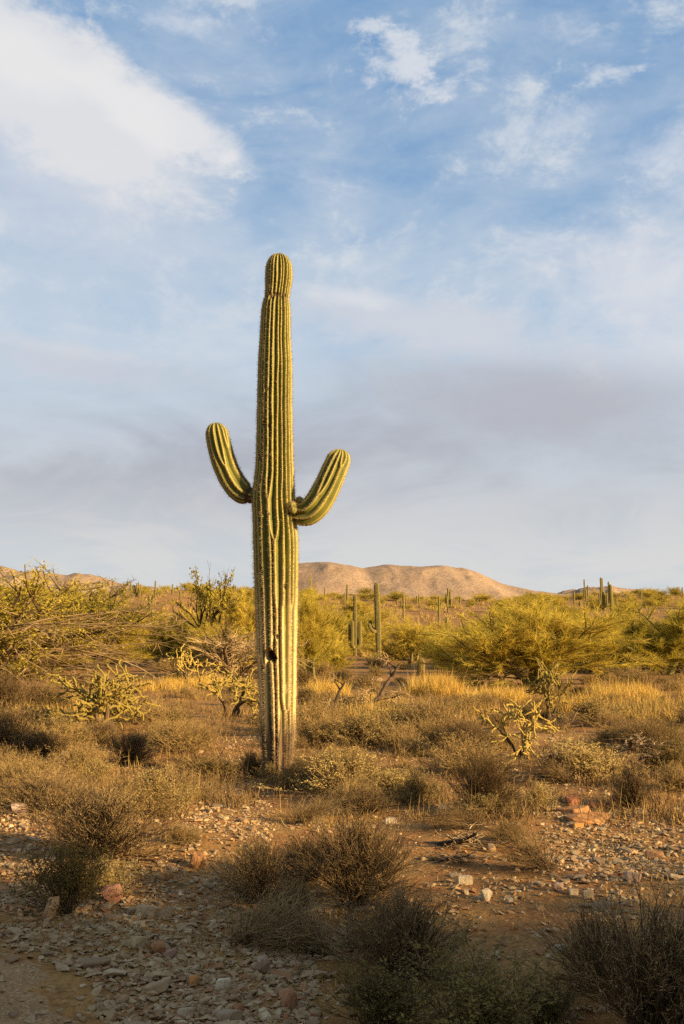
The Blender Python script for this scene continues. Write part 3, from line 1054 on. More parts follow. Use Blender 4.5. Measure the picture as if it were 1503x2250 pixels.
far_saguaro(327, 1374, 1307, 6.4, 'dark saguaro hugged by several upright arms on the ochre slope', [(321, 1356, 1336, 5, 0), (334, 1356, 1337, 5, 0), (330, 1352, 1325, 4.4, -1), (324, 1354, 1345, 4.4, -0.8)], seed=25)
far_saguaro(299, 1312, 1290, 5, 'bouquet-shaped saguaro with a spray of arms on the crest', [(294, 1303, 1285, 3.6, 0), (304, 1303, 1279, 3.6, 0), (308, 1305, 1284, 3.4, 0.4), (301, 1302, 1281, 3.4, -0.8)], seed=26)
far_saguaro(287, 1308, 1278, 3.8, 'lone pole saguaro beside the bouquet-shaped one', seed=27)
far_saguaro(341, 1316, 1276, 4, 'slender skyline saguaro with one arm tucked close', [(346, 1304, 1291, 3, 0), (338, 1304, 1297, 3, 0)], seed=28)
far_saguaro(379, 1308, 1283, 3.6, 'small arrow-like saguaro on the crest before pale sky', [(376, 1302, 1296, 2.6, 0)], seed=29)
far_saguaro(396, 1317, 1297, 4, 'short thick saguaro between the crest bushes', seed=30)
far_saguaro(423, 1372, 1340, 6, 'short armless saguaro halfway up the ochre slope', seed=31)
far_saguaro(514, 1312, 1284, 3.2, 'twin-stemmed skyline saguaro behind the sparse leafy tree', [(518, 1306, 1287, 3, 0)], seed=32)
far_saguaro(1221, 1402, 1372, 9.5, 'young saguaro peeping through the top of a wide palo verde', seed=23)
far_saguaro(925, 1484, 1446, 17.5, 'stout ribbed barrel cactus with reddish spines behind golden grass', name='barrel_cactus', cat='barrel cactus', seed=40)
far_saguaro(900, 1466, 1447, 9, 'small round-topped barrel cactus beside the stouter one', name='barrel_cactus', cat='barrel cactus', seed=41)
far_saguaro(989, 1384, 1374, 6, 'little round barrel cactus beside a short brown saguaro', name='barrel_cactus', cat='barrel cactus', seed=42)


# ------------------------------------------------------------------ plant kinds: meshes shared by look-alikes
def normalised(parts):
    """scale a plant so that its spread and height are one; parts = [(name, MB, material)]"""
    A = np.concatenate([np.concatenate(b.v) for _, b, _ in parts])
    lo, hi = np.percentile(A, 3.0, axis=0), np.percentile(A, 97.0, axis=0)
    w = max(hi[0] - lo[0], hi[1] - lo[1]) * 1.04
    cx, cy = (lo[0] + hi[0]) / 2 * 0.4, (lo[1] + hi[1]) / 2 * 0.4
    h = np.percentile(A[:, 2], 98.5)

    def xf(V):
        V = V.copy()
        V[:, 0] = (V[:, 0] - cx) / w
        V[:, 1] = (V[:, 1] - cy) / w
        V[:, 2] = V[:, 2] / h
        return V
    return [(nm, b.mesh(nm, mt, False, xf)) for nm, b, mt in parts]


def hemi(n, spread, r, up=1.0):
    a = r.uniform(0, 2 * math.pi, n)
    t = np.abs(r.normal(0, spread, n))
    return unit(np.stack((np.sin(np.minimum(t, 1.45)) * np.cos(a), np.sin(np.minimum(t, 1.45)) * np.sin(a), np.cos(np.minimum(t, 1.45)) * up + 0.03), 1))


def palo_verde(seed, n_trunk=7, n1=7, n2=7, n3=78, lean=(0, 0), bare=0.0, upright=0.0):
    r = np.random.default_rng(seed)
    wood, crown = MB(), MB()
    d0 = hemi(n_trunk, 0.95, r) + np.array((lean[0], lean[1], 0.15 + upright))
    P0 = grow(r.normal(size=(n_trunk, 3)) * 0.04 * np.array((1, 1, 0)) - np.array((0, 0, 0.04)), d0, r.uniform(0.42, 0.66, n_trunk), 7, 0.16, 0.05, r)
    tubes(wood, P0, np.linspace(0.030, 0.013, 7)[None, :] * r.uniform(0.7, 1.2, (n_trunk, 1)), 6)
    s1, d1, t1 = offshoots(P0, n1, 0.3, 0.55, r, 0.15)
    P1 = grow(s1, d1, r.uniform(0.25, 0.52, len(s1)), 6, 0.14, 0.06, r)
    tubes(wood, P1, np.linspace(0.011, 0.005, 6)[None, :] * r.uniform(0.7, 1.2, (len(P1), 1)), 4)
    s2, d2, t2 = offshoots(P1, n2, 0.05, 0.7, r, 0.02)
    P2 = grow(s2, d2, r.uniform(0.16, 0.34, len(s2)), 5, 0.12, 0.03, r)
    tubes(wood, P2, np.linspace(0.0042, 0.002, 5)[None, :], 3)
    keep = r.uniform(size=len(P2)) > bare
    s3, d3, t3 = offshoots(P2[keep], n3, 0.1, 0.45, r, 0.12)
    blades(crown, s3, d3, r.uniform(0.045, 0.125, len(s3)), 0.0034, r, 0.05, 2)
    return normalised([('trunk', wood, M['palo_bark']), ('crown', crown, M['palo_twig'])])


def leafy_tree(seed, n_trunk=4, dead=40, leaves=34, lean=(0, 0), sparse=0.0, leaf=1.0, top=0.0):
    """ironwood or mesquite: dark limbs, clumped leaves, grey bare arching twigs"""
    r = np.random.default_rng(seed)
    wood, crown, bare = MB(), MB(), MB()
    d0 = hemi(n_trunk, 0.7, r) + np.array((lean[0], lean[1], 0.25))
    P0 = grow(r.normal(size=(n_trunk, 3)) * 0.04 * np.array((1, 1, 0)) - np.array((0, 0, 0.04)), d0, r.uniform(0.45, 0.7, n_trunk), 8, 0.2, 0.06, r)
    tubes(wood, P0, np.linspace(0.034, 0.012, 8)[None, :], 6)
    s1, d1, _ = offshoots(P0, 8, 0.25, 0.6, r, 0.15)
    P1 = grow(s1, d1, r.uniform(0.25, 0.5, len(s1)), 7, 0.2, 0.04, r)
    tubes(wood, P1, np.linspace(0.011, 0.004, 7)[None, :], 4)
    s2, d2, _ = offshoots(P1, 7, 0.3, 0.6, r, 0.1)
    P2 = grow(s2, d2, r.uniform(0.12, 0.28, len(s2)), 5, 0.2, 0.03, r)
    tubes(wood, P2, np.linspace(0.0036, 0.0015, 5)[None, :], 3)
    keep = P2[r.uniform(size=len(P2)) > sparse]
    keep = keep[keep[:, -1, 2] > top * keep[:, :, 2].max()]
    s3, d3, _ = offshoots(keep, leaves, 0.2, 0.8, r, 0.1)
    leaf_quads(crown, s3 + r.normal(size=s3.shape) * 0.013, r.uniform(0.006, 0.012, len(s3)) * leaf, r)
    blades(crown, s3[::2], d3[::2], r.uniform(0.04, 0.09, len(s3[::2])), 0.0028, r, 0.1, 2)
    parts = [('trunk', wood, M['dark_wood']), ('crown', crown, M['iron_leaf'])]
    if dead:
        s4, d4, _ = offshoots(P0, max(dead // n_trunk, 1), 0.25, 0.6, r, -0.05)
        d4[:, 0] += np.abs(lean[0]) * 1.2
        P4 = grow(s4, d4, r.uniform(0.35, 0.65, len(s4)), 10, 0.12, -0.07, r)
        P4[:, :, 2] = np.maximum(P4[:, :, 2], 0.01)
        P4 = P4[P4[:, :, 2].max(1) < 0.70 * P2[:, :, 2].max()]
        tubes(bare, P4, np.linspace(0.0065, 0.0018, 10)[None, :], 4)
        s5, d5, _ = offshoots(P4, 9, 0.3, 0.4, r, -0.05)
        P5 = grow(s5, d5, r.uniform(0.10, 0.25, len(s5)), 6, 0.22, -0.06, r)
        tubes(bare, P5, np.linspace(0.003, 0.001, 6)[None, :], 3)
        parts.append(('bare_branches', bare, M['dead_twig']))
    return normalised(parts)


def shrub(seed, kind):
    r = np.random.default_rng(seed)
    stems, fine = MB(), MB()
    if kind == 'twiggy':        # dense fan of thin dark stems
        d = hemi(260, 0.68, r)
        P = grow(r.normal(size=(260, 3)) * np.array((0.07, 0.07, 0)), d, r.uniform(0.5, 1.0, 260), 6, 0.09, 0.03, r)
        tubes(stems, P, np.linspace(0.0062, 0.0022, 6)[None, :], 3)
        s, d, _ = offshoots(P, 7, 0.3, 0.32, r, 0.12)
        P1 = grow(s, d, r.uniform(0.14, 0.36, len(s)), 4, 0.12, 0.04, r)
        tubes(stems, P1, np.linspace(0.0028, 0.0011, 4)[None, :], 3)
        s, d, _ = offshoots(P1, 4, 0.25, 0.45, r, 0.1)
        blades(fine, s, d, r.uniform(0.05, 0.13, len(s)), 0.0034, r, 0, 2)
        sel = s[r.uniform(size=len(s)) < 0.22]
        leaf_quads(fine, sel, r.uniform(0.009, 0.017, len(sel)), r)
        return normalised([('stems', stems, M['stem_dark']), ('twigs', fine, M['stem_tan'])])
    if kind == 'leafy':         # brittlebush: pale small leaves on branching stems
        d = hemi(95, 0.7, r)
        P = grow(r.normal(size=(95, 3)) * np.array((0.05, 0.05, 0)), d, r.uniform(0.45, 0.95, 95), 6, 0.12, 0.04, r)
        tubes(stems, P, np.linspace(0.0075, 0.003, 6)[None, :], 3)
        s, d, _ = offshoots(P, 7, 0.3, 0.5, r, 0.15)
        P1 = grow(s, d, r.uniform(0.12, 0.30, len(s)), 4, 0.15, 0.05, r)
        tubes(stems, P1, np.linspace(0.003, 0.0014, 4)[None, :], 3)
        s, d, _ = offshoots(P1, 9, 0.35, 0.6, r, 0.1)
        leaf_quads(fine, s + r.normal(size=s.shape) * 0.012, r.uniform(0.014, 0.028, len(s)), r)
        return normalised([('stems', stems, M['stem_tan']), ('leaves', fine, M['leaf_grey'])])
    if kind == 'green':         # darker green leafy bush
        d = hemi(110, 0.62, r)
        P = grow(r.normal(size=(110, 3)) * np.array((0.07, 0.07, 0)), d, r.uniform(0.5, 1.0, 110), 6, 0.10, 0.04, r)
        tubes(stems, P, np.linspace(0.006, 0.0022, 6)[None, :], 3)
        s, d, _ = offshoots(P, 8, 0.3, 0.4, r, 0.12)
        P1 = grow(s, d, r.uniform(0.12, 0.30, len(s)), 4, 0.15, 0.05, r)
        tubes(stems, P1, np.linspace(0.0026, 0.0012, 4)[None, :], 3)
        s, d, _ = offshoots(P1, 7, 0.3, 0.6, r, 0.1)
        leaf_quads(fine, s + r.normal(size=s.shape) * 0.010, r.uniform(0.010, 0.022, len(s)), r, 2.2)
        return normalised([('stems', stems, M['stem_dark']), ('leaves', fine, M['leaf_green'])])
    if kind == 'pale':          # bursage: low dome of fine pale twigs and bits of leaf
        d = hemi(170, 0.85, r)
        P = grow(r.normal(size=(170, 3)) * np.array((0.16, 0.16, 0)), d, r.uniform(0.4, 0.8, 170), 5, 0.14, 0.06, r)
        tubes(stems, P, np.linspace(0.005, 0.002, 5)[None, :], 3)
        s, d, _ = offshoots(P, 7, 0.25, 0.5, r, 0.15)
        P1 = grow(s, d, r.uniform(0.10, 0.28, len(s)), 4, 0.2, 0.05, r)
        tubes(stems, P1, np.linspace(0.0026, 0.0012, 4)[None, :], 3)
        s, d, _ = offshoots(P1, 7, 0.2, 0.6, r, 0.15)
        leaf_quads(fine, s + r.normal(size=s.shape) * 0.008, r.uniform(0.007, 0.017, len(s)), r)
        blades(fine, s[::2], d[::2], r.uniform(0.04, 0.11, len(s[::2])), 0.0034, r, 0, 1)
        return normalised([('stems', stems, M['stem_tan']), ('leaves', fine, M['leaf_tan'])])
    if kind == 'arching':       # collapsed bush: long stems all bowing over to one side
        d = hemi(150, 0.55, r) + np.array((0.45, 0, 0.1))
        P = grow(r.normal(size=(150, 3)) * np.array((0.08, 0.08, 0)), d, r.uniform(0.6, 1.15, 150), 9, 0.07, -0.11, r)
        P[:, :, 2] = np.maximum(P[:, :, 2], -0.02)
        tubes(stems, P, np.linspace(0.0062, 0.002, 9)[None, :], 3)
        s, d, _ = offshoots(P, 6, 0.3, 0.35, r, 0.0)
        P1 = grow(s, d, r.uniform(0.14, 0.34, len(s)), 5, 0.12, -0.05, r)
        tubes(fine, P1, np.linspace(0.003, 0.0011, 5)[None, :], 3)
        return normalised([('stems', stems, M['stem_dark']), ('twigs', fine, M['stem_tan'])])


def cholla(seed, n0=5, dense=1.0, spread=0.6, droop=0.0):
    r = np.random.default_rng(seed)
    wood, joints, spines = MB(), MB(), MB()
    P0 = grow(r.normal(size=(n0, 3)) * np.array((0.05, 0.05, 0)) - np.array((0, 0, 0.03)), hemi(n0, spread, r) + np.array((0, 0, 0.1)), r.uniform(0.3, 0.5, n0), 7, 0.2, 0.05, r)
    tubes(wood, P0, np.linspace(0.026, 0.016, 7)[None, :], 6)
    start, levels = P0, []
    for (n, L0, L1, up, wb) in ((int(4 * dense) or 1, 0.20, 0.42, 0.30, 0.20), (3, 0.16, 0.34, 0.22, 0.24), (2, 0.10, 0.24, 0.12, 0.24)):
        s, d, _ = offshoots(start, n, 0.35, 0.75, r, up)
        start = grow(s, d, r.uniform(L0, L1, len(s)), 10, wb, 0.02 - droop, r)
        levels.append(start)
    for i, P in enumerate(levels):
        bumps = 1 + 0.22 * np.cos(np.arange(10) * math.pi)
        tubes(joints, P, (0.0115 - 0.0008 * i) * bumps[None, :] * np.r_[np.ones(8), 0.9, 0.35][None, :], 6)
        s, d, _ = offshoots(P, 46, 0.02, 1.6, r, 0.0)
        blades(spines, s, d, r.uniform(0.014, 0.026, len(s)), 0.0026, r, 0, 1)
    return normalised([('trunk', wood, M['dark_wood']), ('joints', joints, M['cholla']), ('spines', spines, M['cholla_spine'])])


def dead_branch(seed, n0=2, lean=(1, 0), flat=0.0, arch=-0.03):
    r = np.random.default_rng(seed)
    wood, twig = MB(), MB()
    d = r.normal(size=(n0, 3)) * 0.35 + np.array((lean[0], lean[1], 0.7 - flat))
    P0 = grow(r.normal(size=(n0, 3)) * 0.05 * np.array((1, 1, 0)), d, r.uniform(0.7, 1.1, n0), 10, 0.22, arch, r)
    P0[:, :, 2] = np.maximum(P0[:, :, 2], 0.02)
    tubes(wood, P0, np.linspace(0.040, 0.016, 10)[None, :], 7)
    s, d, _ = offshoots(P0, 8, 0.2, 0.8, r, 0.2)
    P1 = grow(s, d, r.uniform(0.2, 0.5, len(s)), 9, 0.3, arch, r)
    P1[:, :, 2] = np.maximum(P1[:, :, 2], 0.01)
    tubes(wood, P1, np.linspace(0.015, 0.005, 9)[None, :], 5)
    s, d, _ = offshoots(P1, 6, 0.3, 0.8, r, 0.05)
    P2 = grow(s, d, r.uniform(0.08, 0.24, len(s)), 6, 0.35, 0, r)
    tubes(twig, P2, np.linspace(0.0055, 0.0018, 6)[None, :], 4)
    return normalised([('limb', wood, M['dark_wood']), ('twigs', twig, M['dead_twig'])])


def variants(fn, seeds, *a, **k):
    return [fn(s, *a, **k) for s in seeds]


K = {
    'palo': variants(palo_verde, (1, 2, 3, 4)),
    'bush': variants(palo_verde, (11, 12, 13), n_trunk=7, n1=6, n2=5, n3=56, upright=0.1),
    'twiggy': variants(shrub, (21, 22, 23), 'twiggy'),
    'leafy': variants(shrub, (31, 32, 33), 'leafy'),
    'green': variants(shrub, (41, 42), 'green'),
    'pale': variants(shrub, (51, 52, 53), 'pale'),
    'arching': variants(shrub, (61, 62), 'arching'),
    'cholla': [cholla(71, 6, 1.2), cholla(72, 4, 0.8), cholla(73, 3, 0.75, 0.5)],
    'dead': [dead_branch(81, 2, (1, 0)), dead_branch(82, 3, (0.9, 0.2), 0.4, -0.08), dead_branch(83, 2, (0.8, 0.1), 0.62, -0.1)],
}


def put(kind, var, name, label, cat, px, py, w, h, rot=None, group=None, pos=None, wide=1.0, tilt=None):
    p = at(px, py) if pos is None else pos
    k = px_size(p)
    parts = K[kind][var % len(K[kind])]
    rz = rng.uniform(0, 6.28) if rot is None else rot
    return plant(name, label, cat, parts, p, rz, (w * k, w * k * wide, h * k), group, tilt)


def project(p):
    x, y, z = p[0], p[1], p[2] - CAM_H
    c, s = math.cos(PITCH), math.sin(PITCH)
    depth, up = y * c + z * s, -y * s + z * c
    return CX + F * x / depth, CY - F * up / depth


MARKS = [(at(px, py), ph) for px, py, ph in (
    (228, 1608, 'the large bushy cholla'), (513, 1576, 'the open dark-trunked cholla'), (1140, 1668, 'the pale upright cholla'), (1213, 1592, 'the tall forked cholla'),
    (420, 1508, 'the slim cholla clump'), (802, 1568, 'the crooked dead limb'), (1345, 1698, 'the black fallen branches'), (955, 1892, 'the grey fallen branch'),
    (30, 1550, 'the broad ironwood'), (612, 1695, 'the giant saguaro'), (1290, 1805, 'the orange slabs'), (1388, 1775, 'the fan-shaped shrub'), (925, 1484, 'the stout barrel cactus'),
    (215, 1885, 'the broad dark shrub'), (140, 2008, 'the olive-green shrub'), (575, 1985, 'the dark spiky shrub'), (775, 1985, 'the large dark dome shrub'), (1180, 1912, 'the grey rounded tuft'),
    (432, 1912, 'the upright rusty rock'), (345, 2100, 'the rusty block'), (490, 2178, 'the cream block'), (634, 2222, 'the big rusty angular rock'), (1070, 1982, 'the pale blocky stone'),
    (1233, 2098, 'the lone flat pale stone'), (1440, 2250, 'the big dark bush'), (925, 1768, 'the single-stemmed leafy shrub'), (282, 1682, 'the compact dark round shrub'), (455, 1712, 'the low spreading shrub'),
    (1175, 1508, 'the wide palo verde'), (1450, 1482, 'the dense palo verde'), (833, 1460, 'the tall slim saguaro'), (780, 1442, 'the four-armed saguaro'), (455, 1462, 'the slender sparse tree'),
    (372, 1462, 'the bright green palo verde'), (965, 1368, 'the cross-shaped saguaro'), (887, 1364, 'the two-armed saguaro'), (985, 1346, 'the crowded-armed saguaro'), (1346, 1376, 'the tall armless saguaro'),
    (1328, 1344, 'the candelabra saguaro'), (1288, 1322, 'the fork-shaped saguaro'), (327, 1374, 'the dark many-armed saguaro'), (299, 1312, 'the bouquet-shaped saguaro'), (341, 1316, 'the slender skyline saguaro'),
    (1409, 1320, 'the little three-pronged saguaro'), (423, 1372, 'the short armless saguaro'), (763, 1342, 'the thin one-armed saguaro'), (100, 1660, 'the white quartz stones'), (1040, 1700, 'the wide tan bush'),
    (1280, 1715, 'the wide pale leafy bush'), (60, 2230, 'the dirt path'), (1400, 1530, 'the rounded grey bush'), (1011, 1328, 'the short dark saguaro'), (1262, 1334, 'the plain pole-like saguaro'))]


def beside(p):
    d = [math.hypot(p[0] - q[0], p[1] - q[1]) for q, _ in MARKS]
    i = int(np.argmin(d))
    unit_ = max(0.35, 0.05 * p[1])
    return ('close to ' if d[i] < unit_ else 'some way from ' if d[i] > 3 * unit_ else 'near ') + MARKS[i][1]


def sized(s, a, b):
    return 'small' if s < a else 'large' if s > b else 'middling'


# ------------------------------------------------------------------ trees of the flat
K['iron'] = [leafy_tree(91, 5, 60, 30, (0.35, 0)), leafy_tree(92, 3, 0, 16, (0, 0), 0.2, 2.4, 0.62), leafy_tree(93, 4, 110, 8, (0.2, 0), 0.6)]
put('iron', 0, 'ironwood_tree', 'broad leafy ironwood with grey bare twigs arching over the large cholla', 'tree', -40, 1550, 560, 275, 0.0, wide=0.8)
put('iron', 0, 'ironwood_tree', 'green rounded ironwood behind the tree with arching bare twigs', 'tree', 190, 1472, 330, 190, 2.0)
put('iron', 1, 'mesquite_tree', 'slender sparse tree whose leafy top stands against the sky', 'tree', 455, 1462, 112, 206, 0.4)
put('iron', 2, 'dead_shrub', 'tangled grey dead bush with hanging twigs beside the giant trunk', 'shrub', 520, 1500, 210, 120, 0.5)
for i, (px, py, w, h, lab) in enumerate((
    (1175, 1508, 390, 200, 'wide palo verde with crooked yellow-green limbs behind the forked cholla'),
    (1460, 1482, 320, 178, 'dense palo verde beyond the rounded grey bush, shading dark ground'),
    (1035, 1480, 170, 95, 'low palo verde spreading between barrel cactus and wide palo verde'),
    (902, 1452, 150, 100, 'light yellow palo verde beside the tall slim saguaro'),
    (678, 1492, 115, 205, 'tall green palo verde brushing the giant saguaro trunk'),
    (728, 1482, 90, 66, 'dark green low palo verde at the foot of the four-armed saguaro'),
    (372, 1462, 140, 118, 'bright green rounded palo verde on the edge of golden grass'),
    (535, 1462, 170, 175, 'palo verde with bare pale trunk crowding behind the giant saguaro'),
    (275, 1442, 230, 120, 'yellow palo verde below the dark many-armed saguaro'),
    (1330, 1470, 260, 120, 'yellow palo verde under the tall armless saguaro'),
    (650, 1440, 190, 150, 'yellow-green palo verde filling the gap behind the giant saguaro'),
    (450, 1440, 160, 120, 'palo verde under the slender sparse tree'),
)):
    put('palo', i, 'palo_verde_tree', lab, 'tree', px, py, w * 0.95, h * 0.84, i * 1.7)
r7 = np.random.default_rng(31)
count = 0
while count < 66:
    y = r7.uniform(40, 82)
    x = r7.uniform(-0.56, 0.56) * y
    u, v = project((x, y, float(ground_z(x, y))))
    if (722 < u < 868 and y < 72) or (870 < u < 1060 and y > 60) or (250 < u < 440 and y > 58):
        continue
    if any(abs(u - a) < 26 and 0 < v - b < 70 for a, b in FAR_BASES) and r7.uniform() < 0.85:
        continue
    w = r7.uniform(2.8, 4.8)
    if 860 < u < 1060 or 230 < u < 460:
        w *= 0.62
    count += 1
    plant('palo_verde_tree', sized(w, 2.9, 3.9) + ' spreading palo verde of the thicket ' + beside((x, y)), 'tree', K['palo'][count % 4], (x, y, float(ground_z(x, y)) - 0.04),
          r7.uniform(0, 6.28), (w, w, w * r7.uniform(0.42, 0.56)), 'palo verdes of the thicket')
# the row of palo verdes along the wash behind the path, whose shade falls over the foreground
for i, (x, y, w, h) in enumerate(((6.0, -0.9, 4.2, 4.2), (8.6, -1.0, 4.6, 4.6), (11.2, -1.1, 4.8, 4.7), (13.8, -0.9, 4.6, 4.5), (16.6, -1.0, 4.8, 4.6),
                                  (7.4, -2.8, 5.0, 5.2), (10.2, -3.0, 5.2, 5.4), (13.0, -3.2, 5.2, 5.4), (16.0, -2.9, 5.2, 5.3), (9.0, -5.2, 5.6, 5.6), (12.6, -5.4, 5.6, 5.8))):
    plant('palo_verde_tree', 'palo verde in the row shading the stony path', 'tree', K['palo'][i % 4] if i % 3 else K['iron'][0], (x, y, float(ground_z(x, y)) - 0.02), i * 2.1, (w, w, h * 0.98), 'palo verdes shading the path')

# the slope: bushes one can count, thinning over bare reddish clearings
CLEAR = ((880, 1336, 1050, 1402), (205, 1306, 450, 1380), (1418, 1336, 1503, 1372), (690, 1345, 770, 1372))
r2 = np.random.default_rng(99)
count = 0
while count < 380:
    y = 62 + 200 * r2.uniform() ** 1.15
    x = r2.uniform(-0.40, 0.40) * y if count < 300 else r2.choice((-1, 1)) * r2.uniform(0.40, 0.62) * y
    z = float(ground_z(x, y))
    u, v = project((x, y, z))
    if any(a - 10 < u < c and b < v < d + 12 for a, b, c, d in CLEAR) and r2.uniform() < 0.86:
        continue
    if any(abs(u - a) < 15 and -1 < v - b < 34 for a, b in FAR_BASES):
        continue
    w = r2.uniform(2.0, 4.0)
    if any(a < u < c for a, b, c, d in CLEAR) and y < 150:
        w *= 0.7
    count += 1
    plant('palo_verde_bush', sized(w, 2.5, 3.4) + ' yellow-green palo verde bush on the slope ' + beside((x, y)), 'bush', K['bush'][count % 3], (x, y, z - 0.05), r2.uniform(0, 6.28),
          (w, w, w * r2.uniform(0.40, 0.58)), 'palo verde bushes on the far slope')

# tan scrub between them, past counting
mb = MB()
n = 2200
y = 58 + 205 * r2.uniform(size=n) ** 1.1
x = r2.uniform(-0.62, 0.62, n) * y
for k_ in range(28):
    p = np.stack((x + r2.normal(size=n) * 0.22, y + r2.normal(size=n) * 0.22, ground_z(x, y) - 0.05), 1)
    blades(mb, p, hemi(n, 0.6, r2), r2.uniform(0.25, 0.75, n), 0.09, r2, 0, 1)
tag(obj('scrub', mb.mesh('slope_scrub', M['leaf_tan'])), 'low tan scrub scattered over the far slope', 'scrub', None, 'stuff')

mb = MB()
n = 1500
y = 64 + 198 * r2.uniform(size=n) ** 0.95
x = r2.uniform(-0.60, 0.60, n) * y
cu, cv = np.array([project((a, b, float(ground_z(a, b)))) for a, b in zip(x, y)]).T
open_ = np.zeros(n, bool)
for a, b, c_, d in CLEAR:
    open_ |= (cu > a - 6) & (cu < c_) & (cv > b) & (cv < d)
ok = ~open_ | (r2.uniform(size=n) < 0.22)
x, y = x[ok], y[ok]
n = len(x)
hgt = r2.uniform(0.35, 1.15, n)
for k_ in range(46):
    p = np.stack((x + r2.normal(size=n) * 0.42 * hgt, y + r2.normal(size=n) * 0.42 * hgt, ground_z(x, y) - 0.05), 1)
    blades(mb, p, hemi(n, 0.5, r2), r2.uniform(0.4, 1.0, n) * hgt, 0.07, r2, 0, 1)
tag(obj('brush', mb.mesh('slope_brush', M['palo_twig'])), 'low yellow-green brush between the bushes of the far slope', 'brush', None, 'stuff')

# ------------------------------------------------------------------ cholla and dead wood
put('cholla', 0, 'cholla', 'large bushy cholla with many drooping yellow-green joints', 'cholla', 228, 1608, 195, 132, 0.6)
put('cholla', 1, 'cholla', 'open cholla with a dark forked trunk beside the giant saguaro', 'cholla', 513, 1576, 150, 100, 2.2)
put('cholla', 1, 'cholla', 'pale upright cholla over a nest of dead brush', 'cholla', 1140, 1668, 150, 122, 1.1)
put('cholla', 1, 'cholla', 'tall forked cholla with dark stem before the wide palo verde', 'cholla', 1213, 1592, 90, 132, 4.0)
put('cholla', 2, 'cholla', 'slim grey-green cholla clump in front of golden grass', 'cholla', 420, 1508, 110, 82, 0.2)
put('cholla', 0, 'cholla', 'small cholla at the foot of the tall slim saguaro', 'cholla', 822, 1466, 46, 30, 0.9)
put('dead', 0, 'dead_branch', 'crooked dark dead limb reaching up out of the brush', 'dead branch', 800, 1568, 190, 122, 0.2)
put('dead', 0, 'dead_branch', 'curling dead twigs above a grey bush beside the giant trunk', 'dead branch', 722, 1572, 130, 82, 0.7)
put('dead', 1, 'dead_branch', 'fallen tangle of black dead branches on pale shrubs', 'dead branch', 1335, 1705, 240, 84, 0.15)
put('dead', 2, 'fallen_branch', 'grey fallen branch lying flat on reddish dirt', 'dead branch', 955, 1892, 190, 34, 0.0)
put('dead', 2, 'fallen_branch', 'thin arched dead branch over bare dirt near the fallen one', 'dead branch', 985, 1862, 170, 52, -0.1)
put('dead', 1, 'dead_branch', 'dark rotting brush heap under the pale upright cholla', 'dead branch', 1175, 1718, 170, 62, 0.4)
put('dead', 2, 'fallen_branch', 'short dark log among stones behind a leafy bush', 'dead branch', 195, 1652, 70, 16, 0.1)
put('dead', 1, 'dead_branch', 'fallen dark limbs under the crooked side of the wide palo verde', 'dead branch', 1075, 1512, 110, 60, 0.3)

put('dead', 2, 'fallen_branch', 'dark dead branch lying under the crooked dead limb', 'dead branch', 850, 1590, 150, 40, 0.3)
put('dead', 1, 'dead_branch', 'dark dead brush low on open ground behind the wide pale bush', 'dead branch', 1395, 1612, 110, 30, 2.6)
put('dead', 1, 'dead_branch', 'dry snapped branch in front of the open cholla', 'dead branch', 545, 1590, 70, 24, 0.2)
put('dead', 0, 'dead_branch', 'bare dead twigs bent over brush beside the tall forked cholla', 'dead branch', 1245, 1600, 90, 52, 0.3)

